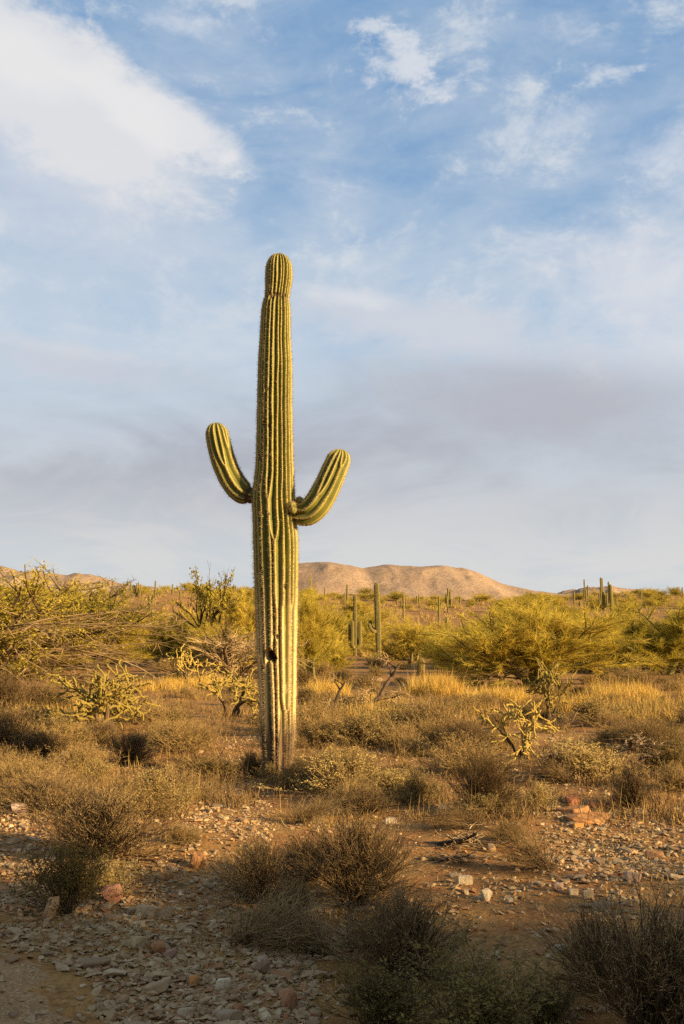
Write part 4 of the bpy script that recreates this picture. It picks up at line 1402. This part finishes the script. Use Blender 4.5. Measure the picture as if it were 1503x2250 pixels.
# ------------------------------------------------------------------ shrubs
SHRUBS = [
    ('twiggy', 0, 215, 1885, 300, 165, 'broad dark twiggy shrub beside a pale pinkish stone'),
    ('green', 0, 140, 2008, 190, 170, 'olive-green shrub overhanging the edge of the dirt path'),
    ('leafy', 1, 240, 1965, 150, 95, 'pale small-leaved shrub tucked behind the olive-green one'),
    ('leafy', 0, 335, 1790, 190, 125, 'pale leafy shrub rising behind the broad dark one'),
    ('leafy', 2, 405, 1775, 90, 70, 'small pale shrub by a gravelly gap'),
    ('pale', 0, 95, 1775, 160, 105, 'wispy tan shrub behind the broad dark one'),
    ('twiggy', 1, 575, 1985, 200, 160, 'dark spiky shrub on the stony ground below the giant saguaro'),
    ('twiggy', 2, 775, 1985, 330, 215, 'large dark dome-shaped shrub with hanging roots of dead twig'),
    ('arching', 0, 560, 2078, 280, 110, 'dark mat of bent stems beside scattered flat stones'),
    ('arching', 1, 690, 2098, 230, 120, 'brown bowed-over shrub in deep shade'),
    ('arching', 1, 800, 2085, 260, 100, 'brown wind-bent shrub beneath the large dark dome'),
    ('twiggy', 2, 640, 2040, 210, 110, 'low dark twiggy shrub between the spiky one and the bent mat'),
    ('twiggy', 1, 680, 1935, 170, 105, 'brown twiggy shrub joining the spiky one to the large dark dome'),
    ('pale', 1, 1120, 1850, 120, 60, 'thin tan shrub beside the grey rounded tuft'),
    ('pale', 2, 400, 1850, 110, 50, 'sparse tan tuft in the gravelly gap'),
    ('twiggy', 0, 880, 2150, 330, 200, 'shaded brown twiggy shrub behind the green leafy thicket'),
    ('green', 1, 830, 2262, 340, 150, 'shaded green leafy shrub beside a rusty angular rock'),
    ('green', 0, 1040, 2275, 360, 180, 'shaded green leafy thicket in front of orange dirt'),
    ('green', 1, 1210, 2262, 230, 110, 'low shaded green bush at the skirt of the big dark one'),
    ('twiggy', 1, 1440, 2275, 430, 320, 'big dark bare-twigged bush in deep shade'),
    ('twiggy', 2, 1320, 2170, 230, 170, 'dark twiggy bush leaning on the big shaded one'),
    ('arching', 0, 1180, 1912, 180, 92, 'grey rounded tuft of wind-bent stems on open dirt'),
    ('twiggy', 1, 1388, 1775, 130, 108, 'fan-shaped dark shrub beside the red boulders'),
    ('leafy', 2, 1187, 1780, 78, 78, 'small bright leafy shrub standing by itself before red boulders'),
    ('twiggy', 2, 1055, 1785, 190, 160, 'brown twiggy shrub between leafy bushes'),
    ('leafy', 0, 925, 1768, 110, 112, 'pale leafy shrub on a single dark stem'),
    ('leafy', 1, 752, 1745, 220, 125, 'wide pale leafy shrub at the foot of the giant saguaro'),
    ('pale', 1, 650, 1728, 130, 42, 'thin tan shrub in front of the giant saguaro foot'),
    ('arching', 1, 665, 1812, 190, 62, 'low bowed brown shrub on reddish dirt below the giant saguaro'),
    ('arching', 0, 1030, 1822, 170, 60, 'flattened brown shrub near the fallen branch'),
    ('twiggy', 0, 282, 1682, 130, 88, 'compact dark round shrub below the large cholla'),
    ('leafy', 2, 222, 1722, 95, 72, 'small grey-leaved shrub beside a shaded hollow'),
    ('pale', 2, 420, 1646, 140, 72, 'tan domed shrub below the open cholla'),
    ('leafy', 1, 455, 1712, 170, 62, 'spreading low leafy shrub next to the giant saguaro foot'),
    ('leafy', 0, 590, 1716, 60, 48, 'tiny leafy sprig against the giant saguaro foot'),
    ('twiggy', 2, 640, 1722, 70, 44, 'tiny brown tuft at the shaded giant saguaro foot'),
    ('twiggy', 1, 556, 1705, 80, 62, 'small dark shrub leaning on the giant saguaro foot'),
    ('twiggy', 2, 25, 1650, 170, 105, 'brown twiggy shrub above a rusty red rock'),
    ('leafy', 0, 120, 1640, 130, 82, 'pale bush over white stones'),
    ('leafy', 2, 165, 1700, 70, 60, 'thin upright shrub in a shaded hollow'),
    ('pale', 0, 20, 1715, 150, 80, 'grassy tan shrub beside shaded bare soil'),
    ('twiggy', 0, 215, 1640, 110, 68, 'dark brush under the large cholla'),
    ('pale', 1, 690, 1625, 170, 110, 'grey-brown dome beside the giant saguaro'),
    ('leafy', 2, 820, 1640, 170, 96, 'pale leafy bush before the crooked dead limb'),
    ('pale', 2, 960, 1620, 220, 110, 'tan fine-twigged bush in the middle of the flat'),
    ('pale', 0, 1030, 1700, 240, 100, 'wide tan bush beside the pale upright cholla'),
    ('leafy', 1, 1280, 1715, 240, 110, 'wide pale leafy bush beside the black dead branches'),
    ('arching', 1, 1235, 1722, 130, 52, 'dark curved brush in front of the wide pale bush'),
    ('pale', 1, 1430, 1640, 190, 76, 'tan bush with wiry bent stems'),
    ('arching', 0, 1420, 1632, 130, 58, 'wiry dark bent shrub on open ground'),
    ('leafy', 0, 1300, 1590, 180, 72, 'grey leafy bush below golden grass'),
    ('pale', 2, 1400, 1520, 120, 62, 'rounded grey bush at the edge of the dark palo verde shade'),
    ('leafy', 2, 1480, 1700, 120, 100, 'green-grey bush beside the tangle of dead branches'),
    ('green', 1, 158, 1588, 60, 32, 'little pale green shrub beside the large cholla'),
    ('pale', 2, 330, 1590, 150, 62, 'tan low bush between the two chollas'),
    ('pale', 0, 80, 1600, 180, 66, 'tan low bush under the ironwood'),
    ('twiggy', 2, 100, 1562, 150, 62, 'reddish-brown shaded brush at the ironwood foot'),
    ('twiggy', 1, 10, 1570, 130, 110, 'dark brush against the ironwood stems'),
]
GR = 'shrubs of the desert flat'
for i, (kind, var, px, py, w, h, lab) in enumerate(SHRUBS):
    rot = rng.uniform(0, 6.28)
    if kind == 'arching':
        rot = (0.2, 3.0, -0.3, 2.8)[i % 4]
    low_ = 0.74 if kind in ('pale', 'leafy') else 0.84
    put(kind, var, 'shrub', lab, 'shrub', px, py, w * 0.82, h * low_, rot, GR, None, rng.uniform(0.65, 1.15), (rng.normal() * 0.12, rng.normal() * 0.16))

r3 = np.random.default_rng(17)
STONY = ((-60, 1900, 520, 2300), (1180, 1790, 1560, 1935), (430, 1700, 560, 1860), (980, 1900, 1330, 2080), (-60, 1780, 90, 1910), (860, 1780, 1010, 1960), (440, 1590, 560, 1680), (1170, 1700, 1430, 1800))
count = 0
while count < 225:
    v = r3.uniform(1478, 1800)
    u = r3.uniform(-330, 1830)
    if any(a < u < c and b < v < d for a, b, c, d in STONY) or abs(u - 612) < 70 and v > 1640:
        continue
    if any(abs(u - a) < 75 and b - 6 < v < b + 70 for a, b in ((228, 1608), (513, 1576), (1140, 1668), (1213, 1592), (800, 1568), (722, 1565), (1370, 1698))):
        continue
    if v > 1650 and r3.uniform() < 0.55:
        continue
    p = at(u, v)
    s = r3.uniform(0.42, 0.95) * (0.8 if v < 1560 else 1.0)
    kind = ('pale', 'pale', 'leafy', 'pale', 'twiggy')[r3.integers(5)]
    lab = sized(s, 0.56, 0.76) + {'pale': ' tan bursage cushion ', 'leafy': ' pale small-leaved cushion ', 'twiggy': ' brown twiggy cushion '}[kind] + beside(p)
    count += 1
    plant({'pale': 'bursage', 'leafy': 'brittlebush', 'twiggy': 'shrub'}[kind], lab, 'shrub', K[kind][r3.integers(3)], p, r3.uniform(0, 6.28), (s, s * r3.uniform(0.65, 1.1), s * r3.uniform(0.30, 0.52)), kind + ' cushions on the flat', (r3.normal() * 0.12, r3.normal() * 0.12))
# shrubs between the flat and the slope
for i in range(120):
    y = r3.uniform(27, 66)
    x = r3.uniform(-0.58, 0.58) * y
    s = r3.uniform(0.5, 1.1)
    kind = ('pale', 'pale', 'leafy')[r3.integers(3)]
    plant({'pale': 'bursage', 'leafy': 'brittlebush'}[kind], sized(s, 0.7, 0.9) + {'pale': ' tan', 'leafy': ' pale leafy'}[kind] + ' bush between palo verdes ' + beside((x, y)), 'shrub', K[kind][r3.integers(3)],
          (x, y, float(ground_z(x, y)) - 0.02), r3.uniform(0, 6.28), (s, s, s * r3.uniform(0.45, 0.65)), kind + ' bushes between the palo verdes')


# ------------------------------------------------------------------ dry grass and litter
def grass_patch(px, py, w, depth, n, h, label, mat='grass_gold'):
    p = at(px, py)
    k = px_size(p)
    r = np.random.default_rng(int(px + py))
    nt = max(n // 60, 1)
    tx = p[0] + r.normal(size=nt) * 0.26 * w * k
    ty = p[1] + r.normal(size=nt) * 0.26 * depth
    i = r.integers(0, nt, n)
    x, y = tx[i] + r.normal(size=n) * 0.10, ty[i] + r.normal(size=n) * 0.10
    b = np.stack((x, y, ground_z(x, y) - 0.02), 1)
    mb = MB()
    blades(mb, b, hemi(n, 0.28, r), r.uniform(0.45, 1.0, n) * h, 0.011, r, 0.12, 2)
    tag(obj('dry_grass', mb.mesh('dry_grass', M[mat])), label, 'grass', None, 'stuff')


grass_patch(958, 1524, 100, 3.0, 3600, 0.60, 'bright golden dry grass below the stout barrel cactus')
grass_patch(722, 1528, 110, 2.6, 1900, 0.50, 'golden dry grass behind the giant saguaro')
grass_patch(1370, 1535, 150, 3.0, 2800, 0.48, 'golden dry grass beside the rounded grey bush')
grass_patch(1085, 1542, 140, 2.6, 1800, 0.46, 'orange-gold dry grass at the foot of the wide palo verde')
grass_patch(445, 1508, 130, 2.6, 2400, 0.40, 'golden dry grass behind the open cholla')
grass_patch(345, 1515, 90, 2.6, 1600, 0.40, 'golden dry grass beside the large cholla')
grass_patch(1260, 1560, 170, 3.0, 1500, 0.42, 'golden dry grass behind the tall forked cholla')
grass_patch(850, 1575, 300, 4.5, 4200, 0.36, 'dull gold dry grass round the crooked dead limb', 'grass_dull')
grass_patch(1450, 1570, 240, 4.5, 4200, 0.36, 'dull gold dry grass on the open flat', 'grass_dull')
grass_patch(110, 1560, 260, 3.5, 3600, 0.36, 'dull gold dry grass under the ironwood', 'grass_dull')

r6 = np.random.default_rng(55)
n = 90000
y = 8.5 + 26 * r6.uniform(size=n)
x = r6.uniform(-0.58, 0.58, n) * y
dens = fbm(x * 0.7, y * 0.45, 123, 3) * 1.3 + 0.12 + np.clip((y - 14) / 20, -0.25, 0.4)
keep = r6.uniform(size=n) < np.clip(dens, 0.0, 1)
x, y = x[keep], y[keep]
mb = MB()
blades(mb, np.stack((x, y, ground_z(x, y) - 0.01), 1), hemi(len(x), 0.45, r6), r6.uniform(0.06, 0.22, len(x)), 0.010, r6, 0.1, 1)
tag(obj('dry_grass', mb.mesh('dry_grass', M['grass_dull'])), 'thin tan dry grass covering the ground between the shrubs', 'grass', None, 'stuff')

r8 = np.random.default_rng(66)
n = 1500
y = 8.6 + 21 * r8.uniform(size=n) ** 1.1
x = r8.uniform(-0.5, 0.5, n) * y
d_ = fbm(x * 0.55, y * 0.4, 321, 3) > -0.25
x, y = x[d_], y[d_]
n = len(x)
hgt = r8.uniform(0.10, 0.30, n)
mb = MB()
for k_ in range(42):
    p = np.stack((x + r8.normal(size=n) * 0.35 * hgt, y + r8.normal(size=n) * 0.35 * hgt, ground_z(x, y) - 0.01), 1)
    blades(mb, p, hemi(n, 0.7, r8), r8.uniform(0.4, 1.0, n) * hgt, 0.0065, r8, 0, 2)
tag(obj('low_scrub', mb.mesh('low_scrub', M['stem_tan'])), 'brittle grey-brown low scrub carpeting the flat between the shrubs', 'scrub', None, 'stuff')

r4 = np.random.default_rng(5)
n = 68000
y = 3.4 + 22 * r4.uniform(size=n) ** 1.5
x = r4.uniform(-0.55, 0.55, n) * (y + 0.8)
dens = fbm(x * 0.9, y * 0.9, 77, 3) + 0.25
keep = (r4.uniform(size=n) < np.clip(dens, 0.05, 1)) & (x > path_edge(y) + 0.15)
x, y = x[keep], y[keep]
mb = MB()
blades(mb, np.stack((x, y, ground_z(x, y) - 0.004), 1), hemi(len(x), 0.75, r4), r4.uniform(0.02, 0.085, len(x)), 0.0055, r4, 0.1, 1)
tag(obj('ground_litter', mb.mesh('ground_litter', M['grass_dull'])), 'short dry grass and litter over the dirt', 'grass', None, 'stuff')

# ------------------------------------------------------------------ stones
import bmesh


def stone_mesh(seed, flat):
    r = np.random.default_rng(seed)
    p = unit(r.normal(size=(20, 3)))
    p = np.sign(p) * np.abs(p) ** 0.6 * np.array((0.5, 0.36, flat * 0.5)) * r.uniform(0.82, 1.05, (20, 1))
    bm = bmesh.new()
    for q in p:
        bm.verts.new(q)
    res = bmesh.ops.convex_hull(bm, input=bm.verts)
    junk = [g for g in res['geom_interior'] + res['geom_unused'] if isinstance(g, bmesh.types.BMVert)]
    bmesh.ops.delete(bm, geom=list(set(junk)), context='VERTS')
    bmesh.ops.bevel(bm, geom=list(bm.edges), offset=0.022, segments=1, affect='EDGES', clamp_overlap=True)
    bmesh.ops.triangulate(bm, faces=[f for f in bm.faces if len(f.verts) > 4])
    me = bpy.data.meshes.new('stone')
    bm.to_mesh(me)
    bm.free()
    me.materials.append(M['stone'])
    return me


STONES = [stone_mesh(200 + i, (0.30, 0.42, 0.55, 0.36, 0.7, 0.26)[i % 6]) for i in range(14)]


def hull_arrays(seed, flat):
    r = np.random.default_rng(seed)
    p = unit(r.normal(size=(11, 3))) * np.array((0.5, 0.38, flat * 0.5)) * r.uniform(0.8, 1.1, (11, 1))
    bm = bmesh.new()
    for q in p:
        bm.verts.new(q)
    bmesh.ops.convex_hull(bm, input=bm.verts)
    loose = [v for v in bm.verts if not v.link_faces]
    bmesh.ops.delete(bm, geom=loose, context='VERTS')
    bm.verts.index_update()
    V = np.array([v.co[:] for v in bm.verts])
    T = np.array([[v.index for v in f.verts] for f in bm.faces])
    bm.free()
    return V, T


HULLS = [hull_arrays(300 + i, (0.24, 0.36, 0.5)[i % 3]) for i in range(8)]


def rock(px, py, w, h, label, colour=None, var=0, rot=0.0, tilt=(0.05, 0.0), sink=0.25, group=None):
    p = at(px, py)
    k = px_size(p)
    me = STONES[var % len(STONES)]
    zs = [v.co.z for v in me.vertices]
    sc = h * k / (max(zs) - min(zs)) / (1 - sink)
    o = obj('rock', me)
    o.scale = (w * k, w * k * 0.85, sc)
    o.rotation_euler = (tilt[0], tilt[1], rot)
    o.location = (p[0], p[1] + w * k * 0.3, p[2] - min(zs) * sc - sink * h * k)
    if colour:
        o.color = (*colour, 1)
    tag(o, label, 'rock', group)
    return o


RED, RUST, PALE, ORANGE = (0.22, 0.080, 0.038), (0.33, 0.145, 0.052), (0.48, 0.375, 0.235), (0.46, 0.20, 0.055)
ROCKS = [
    (1302, 1814, 112, 19, 'large flat orange slab lying on another', (0.38, 0.165, 0.052), 11, 0.15, (0.10, -0.05)),
    (1272, 1792, 90, 14, 'thin reddish slab under the large flat one', RUST, 5, 0.3, (0.0, -0.06)),
    (1262, 1776, 38, 26, 'dark red rounded boulder behind the orange slabs', RED, 4, 0.4, (0, 0)),
    (1353, 1775, 36, 22, 'dark red squat boulder beside the fan-shaped shrub', RED, 2, 1.0, (0, 0)),
    (1312, 1776, 56, 10, 'flat dark red slab between two boulders', RED, 0, 0.2, (0, 0)),
    (1272, 1820, 28, 10, 'small bright orange stone under the slab edge', ORANGE, 1, 0.3, (0, 0)),
    (1022, 1946, 40, 17, 'smooth pale oval stone on dark dirt', PALE, 1, 0.1, (0, 0)),
    (1070, 1982, 30, 24, 'pale blocky stone on dark dirt', PALE, 4, 0.8, (0.1, 0.1)),
    (1122, 1986, 15, 11, 'little pale cube-like stone beside the blocky one', PALE, 4, 0.2, (0, 0)),
    (1233, 2098, 36, 15, 'flat pale stone alone on orange dirt', PALE, 1, 0.2, (0, 0)),
    (432, 1912, 36, 32, 'upright rusty orange rock in the stony strip', RUST, 4, 0.4, (0.1, 0.35)),
    (368, 1942, 28, 24, 'squarish rusty rock beside the upright one', RUST, 2, 0.9, (0, 0.1)),
    (108, 2022, 30, 46, 'brown pointed stone standing on edge under the olive shrub', (0.30, 0.19, 0.10), 4, 0.5, (0.1, 0.3)),
    (240, 1988, 56, 34, 'dusky red boulder half buried behind pale leaves', (0.34, 0.15, 0.09), 2, 0.2, (0, 0)),
    (345, 2100, 38, 24, 'rusty orange block among grey flat stones', RUST, 2, 0.1, (0, 0)),
    (374, 2108, 30, 18, 'pinkish brown stone beside the rusty block', (0.34, 0.19, 0.13), 1, 0.6, (0, 0)),
    (634, 2222, 42, 42, 'large rusty angular rock in shade', (0.36, 0.17, 0.085), 4, 0.3, (0.15, -0.25)),
    (574, 2142, 42, 32, 'grey-pink boulder with a rusty side', (0.34, 0.22, 0.14), 2, 0.7, (0, 0.1)),
    (35, 1792, 46, 22, 'pale pinkish wedge-shaped stone', (0.48, 0.32, 0.23), 2, 0.3, (0, 0.2)),
    (70, 1648, 50, 26, 'rusty red rock under the brown twiggy shrub', (0.42, 0.16, 0.06), 2, 0.5, (0, -0.2)),
    (300, 2086, 44, 22, 'long ochre stone leaning on grey ones', (0.44, 0.31, 0.16), 3, 0.8, (0.1, 0.2)),
    (320, 2016, 66, 18, 'long brown flat stone in the stony strip', (0.36, 0.25, 0.14), 3, -0.2, (0, 0.05)),
    (490, 2178, 40, 22, 'cream block on top of the stone heap', (0.56, 0.45, 0.29), 1, 0.1, (0, 0)),
    (425, 2170, 26, 20, 'bright orange stone in the stone heap', ORANGE, 4, 0.5, (0, 0)),
    (258, 2182, 20, 12, 'rust-coloured chip at the path edge', RUST, 3, 0.6, (0, 0)),
    (178, 1686, 36, 12, 'flat rusty slab in the shaded hollow', RUST, 5, 0.1, (0, 0)),
    (120, 1672, 22, 12, 'small rusty stone beside the shaded hollow', RUST, 2, 0.1, (0, 0)),
    (112, 1650, 34, 8, 'white quartz stone under the pale bush', (0.52, 0.42, 0.29), 1, 0.2, (0, 0)),
    (142, 1658, 32, 6, 'white flat quartz beside the other white stone', (0.52, 0.42, 0.29), 3, 0.2, (0, 0)),
    (500, 2252, 70, 20, 'broad grey slab at the foot of the stone heap', (0.30, 0.21, 0.125), 5, 0.1, (0, 0)),
    (407, 2242, 48, 18, 'light grey flat slab beside the path', (0.37, 0.27, 0.165), 3, 0.2, (0, 0)),
    (858, 1812, 30, 12, 'pale loaf-shaped stone on bare dirt', PALE, 1, 0.1, (0, 0)),
    (697, 1830, 16, 13, 'ochre stone beside the low bowed shrub', (0.5, 0.34, 0.18), 4, 0.1, (0, 0)),
    (1395, 1940, 44, 18, 'brown slanted slab at the end of the stony patch', (0.40, 0.26, 0.17), 3, -0.3, (0, 0.1)),
    (1228, 1962, 28, 18, 'pinkish brown stone under the grey tuft', (0.40, 0.25, 0.17), 2, -0.3, (0, 0.2)),
    (1294, 1976, 28, 16, 'grey rounded stone in the shaded row', (0.33, 0.25, 0.16), 1, 0, (0, 0)),
    (1262, 1970, 30, 12, 'pale flat stone in the shaded row', (0.38, 0.29, 0.19), 3, 0, (0, 0)),
    (1030, 1553, 10, 9, 'broken pinkish stone standing on the flat', (0.55, 0.32, 0.2), 4, 0, (0, 0)),
    (1005, 1582, 20, 11, 'bright ochre stone on the open flat', (0.55, 0.36, 0.14), 2, 0, (0, 0)),
    (822, 1497, 44, 7, 'long pale pinkish stones edge behind the dead limb', (0.52, 0.36, 0.25), 5, 0, (0, 0)),
]
for (px, py, w, h, lab, colr, var, rot, tilt) in ROCKS:
    rock(px, py, w, h, lab, colr, var, rot, tilt)


def stoniness(u, v, x, y):
    """how stony the ground is, by place"""
    s = 0.15 + 0 * u
    e = x - path_edge(y)
    s = np.where((e > -0.05) & (y < 8.6) & (u < 760 + 60 * np.sin(v / 40.0)) & (v > 1960), 1.0, s)
    s = np.where((e > 0) & (u < 420) & (v > 1880) & (v <= 1960), 0.7, s)
    s = np.where((u < 110) & (v > 1740) & (v < 1960), 0.75, s)
    s = np.where((u > 400) & (u < 600) & (v > 1690) & (v < 1990), 0.62, s)
    s = np.where((u > 1190) & (v > 1770) & (v < 1935), 0.9, s)
    s = np.where((u > 980) & (u < 1400) & (v >= 1935) & (v < 2010), 0.40, s)
    s = np.where((u > 430) & (u < 570) & (v > 1580) & (v < 1680), 0.5, s)
    s = np.where((u > 60) & (u < 200) & (v > 1630) & (v < 1690), 0.4, s)
    s = np.where((u > 820) & (u < 1120) & (v > 1540) & (v < 1700), 0.2, s)
    s = np.where((u > 500) & (v > 2110) & (u > 700), 0.05, s)
    return np.where(e < -0.05, 0.05, s)


def sample_stones(n, r):
    y = 3.7 + 13 * r.uniform(size=n) ** 1.7
    x = r.uniform(-0.40, 0.40, n) * (y + 0.3)
    z = ground_z(x, y)
    c, s = math.cos(PITCH), math.sin(PITCH)
    zz = z - CAM_H
    dep, up = y * c + zz * s, -y * s + zz * c
    u, v = CX + F * x / dep, CY - F * up / dep
    st = stoniness(u, v, x, y) * np.clip(1.0 + 0.7 * fbm(x * 2.3, y * 2.3, 9, 2), 0.15, 1.6)
    keep = r.uniform(size=n) < st
    return x[keep], y[keep], z[keep], u[keep], v[keep]


r5 = np.random.default_rng(12)
X, Y_, Z, U, V_ = sample_stones(2400, r5)
placed = []
for i in range(len(X)):
    if len(placed) >= 255:
        break
    L = r5.lognormal(math.log(0.098), 0.38)
    L = min(max(L, 0.055), 0.165)
    if not (-40 < U[i] < 1543 and V_[i] < 2290):
        continue
    if any((X[i] - a) ** 2 + (Y_[i] - b) ** 2 < (0.42 * (L + l)) ** 2 for a, b, l in placed):
        continue
    placed.append((X[i], Y_[i], L))
    me = STONES[int(r5.integers(len(STONES)))]
    o = obj('stone', me)
    fl = r5.uniform(0.40, 0.85)
    o.scale = (L, L * r5.uniform(0.7, 1.1), L * fl)
    o.rotation_euler = (r5.normal() * 0.13, r5.normal() * 0.13, r5.uniform(0, 6.28))
    o.location = (X[i], Y_[i], Z[i] + L * fl * 0.09)
    if U[i] < 800 and V_[i] > 1880:
        lab, gr = 'loose flat stone among many in the stony strip beside the dirt path', 'stones of the strip beside the path'
    elif U[i] > 960 and V_[i] > 1760:
        lab, gr = 'loose stone among many on the stony patch below the red boulders', 'stones of the patch below the red boulders'
    else:
        lab, gr = 'loose stone among many on the dirt between the shrubs', 'stones between the shrubs'
    tag(o, sized(L, 0.085, 0.13) + (' flat ' if fl < 0.62 else ' blocky ') + 'loose stone ' + beside((X[i], Y_[i])), 'stone', 'loose stones on the dirt')

mb = MB()
X, Y_, Z, U, V_ = sample_stones(105000, r5)
n = min(len(X), 27000)
L = np.minimum(np.maximum(r5.lognormal(math.log(0.031), 0.50, n), 0.010), 0.075)
which = r5.integers(0, len(HULLS), n)
for h in range(len(HULLS)):
    sel = np.nonzero(which == h)[0]
    Vh, Th = HULLS[h]
    a = r5.uniform(0, 6.28, len(sel))
    ca, sa = np.cos(a)[:, None], np.sin(a)[:, None]
    tx, ty = r5.normal(size=(len(sel), 1)) * 0.2, r5.normal(size=(len(sel), 1)) * 0.2
    px_, py_, pz_ = Vh[None, :, 0], Vh[None, :, 1], Vh[None, :, 2]
    qx, qy = ca * px_ - sa * py_, sa * px_ + ca * py_
    qz = pz_ + qx * tx + qy * ty
    l = L[sel][:, None]
    P = np.stack((X[sel][:, None] + qx * l, Y_[sel][:, None] + qy * l, Z[sel][:, None] + qz * l + l * 0.10), -1)
    off = (np.arange(len(sel)) * len(Vh))[:, None, None]
    mb.add(P.reshape(-1, 3), None, (Th[None] + off).reshape(-1, 3), tone=np.repeat(r5.uniform(0, 1, len(sel)), len(Vh)))
tag(obj('gravel', mb.mesh('gravel', M['gravel'])), 'small angular gravel spread over the dirt', 'gravel', None, 'stuff')
